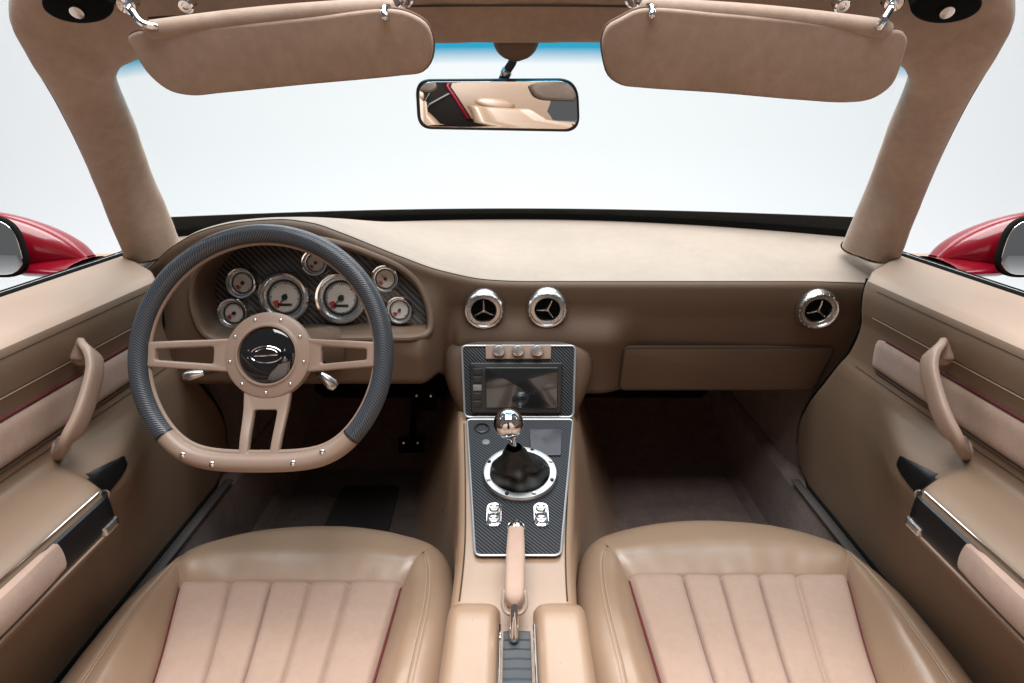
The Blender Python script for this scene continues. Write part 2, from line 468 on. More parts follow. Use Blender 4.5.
# outer skirt -> bead -> inner wall -> back plane
def off(p, i, d, dy):
    a, c = OP[i - 1], OP[(i + 1) % len(OP)]
    t = V((c.x - a.x, 0, c.z - a.z)).normalized(); n = V((t.z, 0, -t.x))
    if n.dot(V((p.x - cenO.x, 0, p.z - cenO.z))) < 0: n = -n
    return V((p.x + n.x * d, p.y + dy, p.z + n.z * d))
for d, dy in ((.009, .006), (.0085, .000), (.006, -.0035), (.002, -.005), (-.002, -.0035), (-.0045, .001), (-.005, .010)):
    lip.append([off(p, i, d, dy) for i, p in enumerate(OP)])
back = []
for i, p in enumerate(OP):
    q = off(p, i, -.009, 0); back.append(V((q.x, GY + (q.z + .26) * .25, q.z)))
mid = [lip[-1][i].lerp(back[i], .5) for i in range(len(OP))]
b = MB(); b.grid(lip + [mid, back], cv=True); b.build('instrument_surround', DLE, dash)
# gauge panel (carbon), tilted plate closing the opening
gfr = frame((cenO.x, GY + (cenO.z + .26) * .25 - .002, cenO.z), (0, -1, .25))
b = MB(); bl = []
for p in back:
    q = p - gfr[0]; bl.append((q.dot(gfr[1]) * 1.01, q.dot(gfr[2]) * 1.01))
b.slab(bl, at(gfr, 0, 0, -.004), .004, .001)
panel = b.build('instrument_panel', CFG, dash)
def gauge(px, py, r, ang, red=True):
    u, v = onplane(gfr, px, py); fr = at(gfr, u, v, 0)
    b = MB(); h = .012 + r * .12
    b.lathe([(r * 1.02, 0), (r * 1.02, h * .5), (r * 1.0, h * .85), (r * .94, h), (r * .86, h * .97), (r * .80, h * .8), (r * .785, h * .55), (r * .78, h * .3)], fr, 44)
    g = b.build('gauge', CHR, dash)
    d = MB()
    d.lathe([(0, h * .34), (r * .56, h * .34)], fr, 40, mi=0)
    d.lathe([(r * .56, h * .34), (r * .57, h * .40), (r * .60, h * .40), (r * .61, h * .36)], fr, 40, mi=3)
    d.lathe([(r * .61, h * .36), (r * .70, h * .36)], fr, 40, mi=1); d.lathe([(r * .70, h * .36), (r * .71, h * .42), (r * .80, h * .44)], fr, 40, mi=3)
    n = 30 if r > .03 else 16
    for k in range(n):
        a = math.radians(-225 + 270 * k / (n - 1)) * -1 + math.radians(0)
        a = math.radians(225 - 270 * k / (n - 1))
        big = k % 5 == 0
        ra, rb = r * (.50 if big else .53), r * .57; w = r * (.022 if big else .012)
        c, s_ = math.cos(a), math.sin(a)
        pts = [sub(fr, c * ra - s_ * w, s_ * ra + c * w, h * .39), sub(fr, c * ra + s_ * w, s_ * ra - c * w, h * .39), sub(fr, c * rb + s_ * w, s_ * rb - c * w, h * .39), sub(fr, c * rb - s_ * w, s_ * rb + c * w, h * .39)]
        d.add(pts, [[0, 1, 2, 3]], 2)
    rows = []
    for k in range(9):
        a = math.radians(200 + 40 * k / 8)
        rows.append([sub(fr, math.cos(a) * q, math.sin(a) * q, h * .37) for q in (r * .30, r * .52)])
    d.grid(rows, mi=4)
    # small odometer window / lettering bar as on the photo's dials
    if r > .03:
        d.slab(shift(rpoly([(-r * .28, -r * .05), (r * .28, -r * .05), (r * .28, r * .05), (-r * .28, r * .05)], r * .02, 2), 0, -r * .30), at(fr, 0, 0, h * .34), .0012, .0003, mi=1)
    d.build('dial', [DIALC, DIALD, DIALD, SAT, REDM], g)
    nd = MB(); a = math.radians(ang); c, s_ = math.cos(a), math.sin(a)
    nd.lathe([(0, h * .62), (r * .10, h * .60), (r * .12, h * .45), (r * .12, h * .34)], fr, 18)
    w = r * .035
    nd.add([sub(fr, -c * r * .15 - s_ * w, -s_ * r * .15 + c * w, h * .5), sub(fr, -c * r * .15 + s_ * w, -s_ * r * .15 - c * w, h * .5), sub(fr, c * r * .68, s_ * r * .68, h * .5)], [[0, 1, 2]])
    nd.build('needle', BLKP, g)
    gl = MB(); gl.lathe([(0, h * .92), (r * .5, h * .9), (r * .84, h * .8)], fr, 30); gl.build('lens', GLS, g)
for a in ((244, 283, .0285, 250), (235.5, 313, .0285, 210), (286, 297, .047, 235), (316.5, 263, .0245, 240), (342, 298, .047, 225), (386, 279, .0265, 130), (400, 310, .0265, 225)): gauge(*a)
# air vents
def vent(px, py, r, rot, yaw):
    p = hit_dash(px, py)
    fr = frame(p + V((0, -.009, 0)), (yaw, -1, -.14))
    b = MB()
    b.lathe([(r * 1.05, -.012), (r * 1.05, .003), (r * 1.0, .008), (r * .93, .011), (r * .86, .010), (r * .82, .0075), (r * .66, .0065), (r * .60, .003), (r * .60, -.008)], fr, 48)
    for k in range(20):
        a = 2 * math.pi * k / 20
        b.lathe([(0, .0108), (r * .035, .0100), (r * .05, .0075)], at(fr, math.cos(a) * r * .93, math.sin(a) * r * .93, .001), 8)
    ring = b.build('air_vent', SAT, dash)
    d = MB(); d.lathe([(0, .0005), (r * .68, .0005)], fr, 40)
    for k in range(5):
        yy = r * (-.5 + .25 * k); xx = math.sqrt(max(0, (r * .64) ** 2 - yy * yy))
        d.tube([sub(fr, -xx, yy, .002), sub(fr, xx, yy, .002)], .0012, 6)
    d.build('vent_core', FELT, ring)
    s = MB()
    for k in range(3):
        a = math.radians(rot + 120 * k)
        s.tube([sub(fr, 0, 0, .006), sub(fr, math.cos(a) * r * .35, math.sin(a) * r * .35, .006), sub(fr, math.cos(a) * r * .54, math.sin(a) * r * .54, .004)], lambda t: .0021 - .0010 * t, 8)
    s.lathe([(0, .0095), (r * .07, .009), (r * .10, .006), (r * .1, .002)], fr, 14)
    s.build('vent_blade', SAT, ring)
vent(484, 308, .0375, 90, .03); vent(547, 307, .0375, 65, -.02); vent(815, 308, .0375, 80, -.10)
# glove box
gp = [hit_dash(a, c) for a, c in ((624, 347), (834, 347), (812, 388.5), (619, 388.5))]
gc = sum(gp, V()) / 4; n = (gp[1] - gp[0]).cross(gp[3] - gp[0]); n = n if n.y < 0 else -n
gf = frame(gc, n)
def loc(fr, p): q = p - fr[0]; return (q.dot(fr[1]), q.dot(fr[2]))
b = MB(); b.slab(rpoly([loc(gf, p) for p in gp][::-1], .012), at(gf, 0, 0, -.006), .0105, .0035)
gb = b.build('glove_box_door', DLE, dash)
o2 = rpoly([loc(gf, p) for p in gp][::-1], .012)
b = MB(); b.tube([sub(gf, x, y, .0018) for x, y in o2], .0028, 6, closed=True); b.build('shut_line', SEAM, gb)
# windshield-side black strip + defrost
# lower column cowl
b = MB()
cfr = frame(P(262, 372, 1.0), (0, -1, .3))
rows = []
for k in range(13):
    t = k / 12; y = lerp(.83, 1.06, t); z = lerp(-.335, -.40, t); w = lerp(.034, .058, t)
    ring = []
    for j in range(24):
        a = 2 * math.pi * j / 24
        ring.append(V((-.350 + w * abs(math.cos(a)) ** .7 * (1 if math.cos(a) > 0 else -1), y, z + w * .85 * abs(math.sin(a)) ** .7 * (1 if math.sin(a) > 0 else -1))))
    rows.append(ring)
b.grid(rows, cv=True); b.build('steering_column_cowl', DLE, dash)
def stalk(pts, tip_r, name='column_stalk'):
    b = MB(); b.tube(pts, .0045, 10); s = b.build(name, BLKP, dash)
    t = MB(); d = (V(pts[-1]) - V(pts[-2])).normalized()
    fr = frame(pts[-1], d, (0, 0, 1)); t.lathe([(0, .020), (tip_r * .7, .019), (tip_r, .012), (tip_r * .8, 0), (.004, -.012)], fr, 18); t.build('stalk_tip', SAT, s)
stalk([V((-.37, .86, -.345)), V((-.42, .84, -.345)), P(197, 374, .83)], .0085)
stalk([V((-.33, .87, -.345)), V((-.29, .85, -.345)), P(318, 372, .84), P(326, 379, .84)], .010)
# ------------------------------------------------------------------ centre stack (belongs to the dashboard)
b = MB(); rows = []
for k in range(33):
    t = k / 32; z = lerp(-.335, -.60, t)
    yf = pw([(-.60, .985), (-.524, 1.0165), (-.400, 1.077), (-.375, 1.100), (-.335, 1.145)], z)
    hw = pw([(-.60, .112), (-.53, .122), (-.50, .136), (-.46, .150), (-.42, .155), (-.395, .140), (-.335, .115)], z)
    cx = .012
    out = rpoly([(cx - hw, 1.4), (cx - hw, yf), (cx + hw, yf), (cx + hw, 1.4)], [.01, .07, .07, .01], 14)
    rows.append([V((x, y, z)) for x, y in out])
b.grid(rows, cv=True); b.build('center_stack', DLE, dash, autosmooth=70)
sfr = frame(P(518.5, 382, 1.043), (0, -1, .48))
def SP_(px, py): return onplane(sfr, px, py)
out = rpoly([SP_(462, 346), SP_(575, 346), SP_(573, 417), SP_(465, 417)][::-1], .010)
b = MB(); b.slab(out, at(sfr, 0, 0, -.012), .018, .0025); sp = b.build('stack_panel', CFC, dash)
b = MB(); b.tube([sub(sfr, x, y, .006) for x, y in out], .0022, 8, closed=True); b.build('panel_frame', FRM, sp)
def pslab(fr, pxs, th, bev, rad, name, mat, parent, base=0):
    o = [onplane(fr, a, c) for a, c in pxs]
    ar = sum(o[i][0] * o[(i + 1) % 4][1] - o[(i + 1) % 4][0] * o[i][1] for i in range(4))
    if ar < 0: o = o[::-1]
    b = MB(); b.slab(rpoly(o, rad), at(fr, 0, 0, base), th, bev); return b.build(name, mat, parent)
radio = pslab(sfr, [(470, 363), (562, 363), (560.5, 413), (472, 413)], .010, .002, .004, 'radio', BLKP, dash, .004)
pslab(sfr, [(485.5, 368), (557.5, 368), (556.5, 408), (486.5, 408)], .003, .001, .002, 'screen', SCRN, radio, .0135)
for k in range(5):
    pslab(sfr, [(473.5, 369 + 8 * k), (482, 369 + 8 * k), (482, 375 + 8 * k), (473.8, 375 + 8 * k)], .002, .0006, .001, 'radio_button', GRY if k == 2 else BLKP, radio, .0138)
kp = pslab(sfr, [(485.5, 345.5), (551, 345.5), (550.5, 359.5), (486, 359.5)], .005, .0015, .002, 'knob_plate', TANP, dash, .005)
for x in (499, 518, 537):
    u, v = onplane(sfr, x, 351.5); b = MB()
    b.lathe([(.0125, .009), (.0125, .011), (.0115, .018), (.0105, .021), (.008, .0215), (0, .0215)], at(sfr, u, v, 0), 26)
    b.slab(shift(rpoly([(-.0012, .001), (.0012, .001), (.0012, .009), (-.0012, .009)], .0005, 2), 0, 0), at(sfr, u, v, .0212), .0008, .0002)
    b.build('climate_knob', SAT, kp)
# ------------------------------------------------------------------ centre console
cons = thing('center_console', (0, .70, -.90), 'tan leather center console between the seats with carbon fibre shifter plate', 'console')
def ctop(y): return pw([(.2, -.588), (.68, -.588), (.715, -.584), (1.005, -.527), (1.1, -.508), (1.2, -.50), (1.6, -.50)], y, False)
def chw(y): return pw([(.2, .084), (.62, .084), (.70, .086), (.85, .098), (1.005, .1115), (1.1, .118), (1.7, .12)], y)
def cbw(y): return pw([(.2, .09), (.70, .092), (.85, .125), (1.0, .18), (1.2, .235), (1.4, .25), (1.9, .26)], y)
b = MB(); rows = []
for k in range(70):
    y = lerp(.15, 1.9, k / 69); zt, w, wb = ctop(y), chw(y), cbw(y); cx = .008 * sstep(.5, .9, y)
    half = [(0, zt), (w * .5, zt), (w - .016, zt), (w - .008, zt - .002), (w - .003, zt - .007), (w, zt - .016), (lerp(w, wb, .10) + .004, zt - .06), (lerp(w, wb, .45), lerp(zt, -.9, .5)), (lerp(w, wb, .8), lerp(zt, -.9, .82)), (wb + .01, -.9)]
    sec = [(-a, c) for a, c in half[::-1]] + half[1:]
    rows.append([V((cx + a, y, c)) for a, c in sec])
b.grid(rows); b.build('console_body', LEA, cons, autosmooth=60)
b = MB()
for sg in (-1, 1): b.tube([V((.008 * sstep(.5, .9, y) + sg * (chw(y) - .013), y, ctop(y) + .0003)) for y in [lerp(.62, 1.0, k / 30) for k in range(31)]], .0011, 6)
b.build('seam', SEAM, cons)
pA, pB = V((.012, 1.003, -.5255)), V((.008, .70, -.5855))
pn = V((1, 0, 0)).cross(pA - pB); pn = pn if pn.z > 0 else -pn
pfr = frame((pA + pB) / 2 + pn.normalized() * .002, pn)
pq = [(467, 421), (573, 421), (560.5, 557), (475, 557)]
po = rpoly([onplane(pfr, a, c) for a, c in pq][::-1], .010)
b = MB(); b.slab(po, at(pfr, 0, 0, -.01), .0135, .002); plate = b.build('shifter_plate', CFC, cons)
b = MB(); b.tube([sub(pfr, x, y, .0035) for x, y in po], .0019, 8, closed=True, sec=lambda a: (math.cos(a), math.sin(a))); b.build('plate_frame', FRM, plate)
pslab(pfr, [(529, 432), (562, 432), (561, 458), (531, 458)], .004, .001, .003, 'ash_tray', plain('grey_lid', (.05, .05, .06), .3), plate, .003)
u, v = onplane(pfr, 482, 430); b = MB(); b.lathe([(.0145, .002), (.0145, .006), (.012, .0075), (.0105, .0055), (.0105, .003), (0, .003)], at(pfr, u, v, 0), 28); b.build('power_socket', BLKP, plate)
b = MB(); u, v = onplane(pfr, 486, 444); b.lathe([(.007, .002), (.007, .005), (.005, .006), (0, .006)], at(pfr, u, v, 0), 18); b.build('toggle', GRY, plate)
for px in (494, 541):
    u, v = onplane(pfr, px, 517); b = MB(); fr = at(pfr, u, v, .003)
    b.slab(rpoly([(-.0122, -.024), (.0122, -.024), (.0122, .024), (-.0122, .024)], .0120, 10), fr, .004, .0015)
    sw = b.build('window_switch', CHR, plate)
    for q in (-1, 1):
        b = MB(); b.slab(shift(circ(.0086, 24, .0072), 0, q * .0115), at(fr, 0, 0, .0035), .0035, .0015); b.build('rocker', SAT, sw)
        b = MB()
        for dx in (-.0045, .0045): b.slab(shift(circ(.0026, 12, .0014), dx, q * .0115 + .002), at(fr, 0, 0, .0068), .0006, .0002)
        b.build('switch_mark', BLKP, sw)
# arm rest pads
for sg, side in ((-1, 'left'), (1, 'right')):
    b = MB(); rows = []
    for i in range(34):
        t = i / 33; y = lerp(.615, .16, t)
        e = min(1, t / .10); rise = math.sqrt(max(0, 1 - (1 - e) ** 2))
        row = []
        for j in range(21):
            u = j / 20; x = lerp(.0185, .0900, u)
            pu = (1 - abs(2 * u - 1) ** 5) ** .5
            row.append(V((.006 + sg * x, y - .012 * (1 - pu) * (1 - e), -.600 + .036 * pu * rise)))
        rows.append(row)
    b.grid(rows); b.build('armrest_pad', LEA, cons, autosmooth=75)
    b = MB(); b.tube([V((.006 + sg * .0205, y, -.5675)) for y in (.56, .4, .16)], .0014, 8); b.build('chrome_strip', CHR, cons)
b = MB(); rows = []
for i in range(121):
    y = lerp(.565, .16, i / 120); z = -.583 + .0020 * math.sin(i * math.pi / 2.0)
    rows.append([V((.006 - .0165, y, z)), V((.006, y, z + .001)), V((.006 + .0165, y, z))])
b.grid(rows); b.build('ribbed_slot', plain('slate_rubber', (.045, .055, .065), .5), cons)
# ------------------------------------------------------------------ gear shifter
u0, v0 = onplane(pfr, 520, 476.5)
gs = thing('gear_shifter', sub(pfr, u0, v0, .004), 'chrome ball gear shifter with black leather boot in a bolted metal ring', 'gear shifter')
sfr2 = at(pfr, u0, v0, .0035)
b = MB(); b.lathe([(.0625, 0), (.0625, .006), (.060, .009), (.052, .0105), (.0495, .0095), (.048, .005), (.048, 0)], sfr2, 64)
ringo = b.build('boot_ring', RING, gs)
for k in range(8):
    a = 2 * math.pi * (k + .5) / 8; b = MB()
    b.lathe([(0, .0125), (.0022, .0122), (.0032, .0108), (.0032, .009)], at(sfr2, math.cos(a) * .0558, math.sin(a) * .0558, 0), 12); b.build('bolt', BLKP if k % 2 else CHR, ringo)
knob = P(508.5, 423.5, .82)
base = sub(sfr2, 0, 0, .0)
b = MB(); rows = []
neck = base.lerp(knob, .56)
for k in range(50):
    t = k / 49; c = base.lerp(neck, t ** .9)
    r = lerp(.049, .0125, t ** .75) + .0022 * math.sin(t * 19) * (1 - t)
    ring = []
    for j in range(72):
        a = 2 * math.pi * j / 72; rr = r * (1 + (.13 * math.sin(4 * a + 5 * t) + .07 * math.sin(7 * a - 6 * t + 1) + .10 * math.sin(2 * a + 1.2)) * math.sin(math.pi * min(1, .12 + t * 1.1)) + .05 * math.sin(t * 26 + 2 * math.sin(a)) * (1 - t))
        ring.append(c + pfr[1] * (math.cos(a) * rr) + pfr[2] * (math.sin(a) * rr))
    rows.append(ring)
b.grid(rows, cv=True); b.build('boot', BOOT, gs)
b = MB(); b.tube([base.lerp(knob, .5), base.lerp(knob, .9)], .0062, 14); b.build('lever', CHR, gs)
kf = frame(knob, (knob - base).normalized()); R = .0232
b = MB(); prof = [(.0075, -.030), (.0095, -.028), (.0095, -.020), (.0115, -.0185)]
for k in range(2, 21):
    a = math.pi * (1 - k / 20); prof.append((R * math.sin(a) * 1.0, R * math.cos(a)))
b.lathe(prof, kf, 40); b.build('knob', CHR, gs)
# ------------------------------------------------------------------ handbrake
hb = thing('handbrake', V((.004, .56, -.583)), 'tan wrapped handbrake lever with chrome button and rod behind the shifter plate', 'handbrake')
h0, h1 = P(514.5, 599, .578), P(516, 533, .70)
b = MB(); pth = [h0.lerp(h1, k / 12) for k in range(13)]
b.tube(pth, lambda t: .0118 + .0012 * math.sin(math.pi * t), 20, sec=lambda a: (abs(math.cos(a)) ** .5 * math.copysign(1, math.cos(a)), abs(math.sin(a)) ** .5 * math.copysign(1, math.sin(a)) * .98), round_caps=3)
b.build('grip', PNK, hb)
d = (h1 - h0).normalized(); kf = frame(h1 + d * .004, d)
b = MB(); b.lathe([(.0125, -.004), (.013, .002), (.0125, .008), (.009, .0125), (.006, .0135), (.006, .017), (0, .018)], kf, 26); b.build('release_button', CHR, hb)
b = MB(); e0 = h0 - d * .008; e1 = P(514, 637, .548)
b.tube([e0, e0.lerp(e1, .5), e1], lambda t: .0045 + .0022 * t, 14, round_caps=4); b.build('rod', CHR, hb)
b = MB()
lp = [P(504, 592, .585), P(503, 606, .572), P(507, 613, .566), P(521, 613, .566), P(526, 606, .572), P(525, 592, .585)]
b.tube(catmull(lp, 24), .0026, 10, round_caps=3); b.build('lever_collar', TANP, hb)
# ------------------------------------------------------------------ steering wheel
TILT = math.radians(24)
WC = P(261.5, 354.5, .777)
wfr = frame(WC, (0, -math.cos(TILT), math.sin(TILT)))
sw = thing('steering_wheel', WC, 'flat bottomed steering wheel with carbon rim and tan riveted spokes', 'steering wheel')
RC, RT = .1714, .0133
def dpath(th, R=RC, flat=.1515):
    c, s = math.cos(th), math.sin(th); r = R
    if s < 0:
        lim = flat / max(1e-6, -s); k = 14.0
        r = (R ** -k + lim ** -k) ** (-1 / k)
    return (r * c, r * s)
def wsec(a): return (math.cos(a), math.sin(a))
A0, A1 = math.radians(-41.5), math.radians(220.5)
b = MB(); b.tube([sub(wfr, *dpath(lerp(A0, A1, k / 160))) for k in range(161)], RT, 20, up=tuple(wfr[3]), sec=lambda a: (math.cos(a) * .95, math.sin(a)))
b.build('carbon_rim', CFR, sw)
b = MB(); b.tube([sub(wfr, *dpath(lerp(A1, A0 + 2 * math.pi, k / 80))) for k in range(81)], RT * .98, 20, up=tuple(wfr[3]), sec=lambda a: (math.cos(a) * .95, math.sin(a)))
lower = b.build('lower_rim', TANP, sw)
b = MB(); b.tube([sub(wfr, *dpath(2 * math.pi * k / 200, RC - RT * .92, .1495 - RT * .95), -.003) for k in range(200)], .0038, 10, closed=True, up=tuple(wfr[3])); b.build('inner_rim', TANP, sw)
for th in (A0 - .002, A1 + .002):
    b = MB(); p0 = sub(wfr, *dpath(th - .008)); p1 = sub(wfr, *dpath(th + .008)); b.tube([p0, p1], RT * 1.02, 20, up=tuple(wfr[3])); b.build('rim_joint', BLKP, sw)
HZ = -.026
def dish(q):
    r = math.hypot(q[0], q[1]); return (q[0], q[1], q[2] + HZ * (1 - sstep(.055, .150, r)))
def rivet(parent, x, y, z, r=.0030):
    b = MB(); b.lathe([(r, 0), (r, .0006), (r * .8, .0017), (r * .45, .0023), (0, .0025)], at(wfr, x, y, z), 14); return b.build('rivet', CHR, parent)
for ang in (0, 180, 270):
    ca, sa = math.cos(math.radians(ang)), math.sin(math.radians(ang))
    side = ang != 270
    if side: o = [(.050, -.0245), (.100, -.021), (.158, -.0175), (.158, .0175), (.100, .021), (.050, .0245)]; h = [(.077, -.0125), (.105, -.0105), (.147, -.0075), (.147, .0075), (.105, .0105), (.077, .0125)]
    else: o = [(.048, -.034), (.095, -.030), (.143, -.0275), (.143, .0275), (.095, .030), (.048, .034)]; h = [(.078, -.0165), (.105, -.0160), (.136, -.0150), (.136, .0150), (.105, .0160), (.078, .0165)]
    oo = rpoly(o, [.003, .02, .003, .003, .02, .003], 6); hh = rpoly(h, [.004, .01, .003, .003, .01, .004], 6)
    rot = lambda L: [(x * ca - y * sa, x * sa + y * ca) for x, y in L]
    b = MB(); b.slab(rot(oo), at(wfr, 0, 0, -.005), .0085, .0028, hole=rot(hh), warp=dish)
    b.build('spoke', TANP, sw)
for px, py in ((187, 454), (216, 463), (296, 462), (325, 451)):
    x, y = onplane(wfr, px, py); rivet(lower, x, y, RT * .86, .0042)
hfr = at(wfr, 0, .000, HZ)
b = MB(); b.lathe([(.0625, -.006), (.0625, .002), (.0610, .0055), (.058, .007), (.048, .0075), (.0455, .0085), (.0435, .0105), (.0415, .0105), (.0405, .007), (.0405, -.004)], hfr, 64)
hub = b.build('hub_ring', TANP, sw)
for k in range(9):
    a = math.radians(90 + 20 + 40 * k); b = MB()
    b.lathe([(.0028, 0), (.0028, .0006), (.0022, .0018), (.0012, .0024), (0, .0026)], at(hfr, math.cos(a) * .0535, math.sin(a) * .0535, .0068), 14); b.build('rivet', CHR, hub)
b = MB(); b.lathe([(.0405, .003), (.0395, .0065), (.035, .0085), (.02, .0105), (0, .0110)], hfr, 48); cap = b.build('horn_button', GLB, sw)
b = MB(); zz = .0118
def el(a0, a1, rx, ry, n=24): return [sub(hfr, rx * math.cos(math.radians(lerp(a0, a1, k / n))), ry * math.sin(math.radians(lerp(a0, a1, k / n))), zz - .0018 * abs(math.cos(math.radians(lerp(a0, a1, k / n))))) for k in range(n + 1)]
b.tube(el(20, 160, .0225, .0125), .0009, 6); b.tube(el(195, 345, .0225, .0110), .0009, 6); b.tube(el(25, 155, .017, .0090), .0006, 6)
b.tube([sub(hfr, -.0165, -.0015, zz - .001), sub(hfr, 0, -.001, zz), sub(hfr, .0165, .0005, zz - .001)], .0013, 6)
for a in (-8, 15, 165, 188): b.lathe([(0, .0012), (.0012, .0008), (.0016, 0)], at(hfr, .0265 * math.cos(math.radians(a)), .0265 * math.sin(math.radians(a)), .0095), 8)
b.build('emblem', CHR, cap)
b = MB(); b.lathe([(.052, -.006), (.046, -.02), (.036, -.05), (.034, -.085)], hfr, 36); b.build('hub_boss', BLKP, sw)
# pedals
for k, (px, py) in enumerate(((411, 447), (424, 400))):
    c = P(px, py, 1.50 if k == 0 else 1.52)
    t = thing('pedal', c, ('lower black pedal with small studs deep in the driver footwell', 'upper black pedal with small studs deep in the driver footwell')[k], 'pedal', 'driver pedals')
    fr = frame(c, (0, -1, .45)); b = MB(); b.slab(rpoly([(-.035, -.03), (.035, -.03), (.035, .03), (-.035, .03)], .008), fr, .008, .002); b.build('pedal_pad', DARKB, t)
    for dx in (-.02, .02):
        b = MB(); b.lathe([(.0035, 0), (.003, .002), (0, .0025)], at(fr, dx, .012, .008), 10); b.build('stud', SAT, t)
    b = MB(); b.tube([c + V((0, .005, 0)), c + V((0, .12, .12)), c + V((0, .16, .28))], .008, 8); b.build('pedal_arm', DARKB, t)
# ------------------------------------------------------------------ doors
D_A = [(-.226, .714), (-.2285, .695), (-.231, .66), (-.2345, .635), (-.241, .612), (-.252, .6005), (-.268, .599), (-.300, .603), (-.330, .610), (-.390, .613), (-.406, .6145), (-.4165, .6125)]
D_ARM = D_A + [(-.4205, .606), (-.4228, .590), (-.4245, .558), (-.4275, .536), (-.4335, .5215), (-.445, .516), (-.485, .5135), (-.497, .519), (-.53, .553), (-.58, .588), (-.64, .610), (-.69, .620), (-.716, .624)]
D_FLAT = D_A[:-2] + [(-.406, .610), (-.4165, .607), (-.434, .605), (-.485, .604), (-.53, .606), (-.58, .610), (-.64, .616), (-.69, .621), (-.716, .624)]
D_MID = D_A[:-2] + [(-.410, .613), (-.424, .604), (-.438, .578), (-.448, .566), (-.460, .562), (-.485, .560), (-.50, .564), (-.53, .578), (-.58, .596), (-.64, .612), (-.69, .620), (-.716, .624)]
def door_x(y, z):
    a = pw([(-k[0], k[1]) for k in D_ARM], -z); f = pw([(-k[0], k[1]) for k in D_FLAT], -z)
    m = pw([(-k[0], k[1]) for k in D_MID], -z)
    return lerp(lerp(a, m, sstep(.640, .695, y)), f, sstep(.735, .90, y))
FE = [(.226, 1.10), (.234, 1.03), (.25, 1.00), (.33, 1.005), (.40, 1.03), (.47, 1.07), (.55, 1.125), (.62, 1.155), (.66, 1.155), (.70, 1.125), (.716, 1.09)]
def front_edge(z): return pw(FE, -z)
zs = []
for i in range(len(D_ARM) - 1):
    n = max(3, int(((D_ARM[i][0] - D_ARM[i + 1][0]) + abs(D_ARM[i][1] - D_ARM[i + 1][1])) / .0045))
    for k in range(n): zs.append(lerp(D_ARM[i][0], D_ARM[i + 1][0], k / n))
zs.append(D_ARM[-1][0])
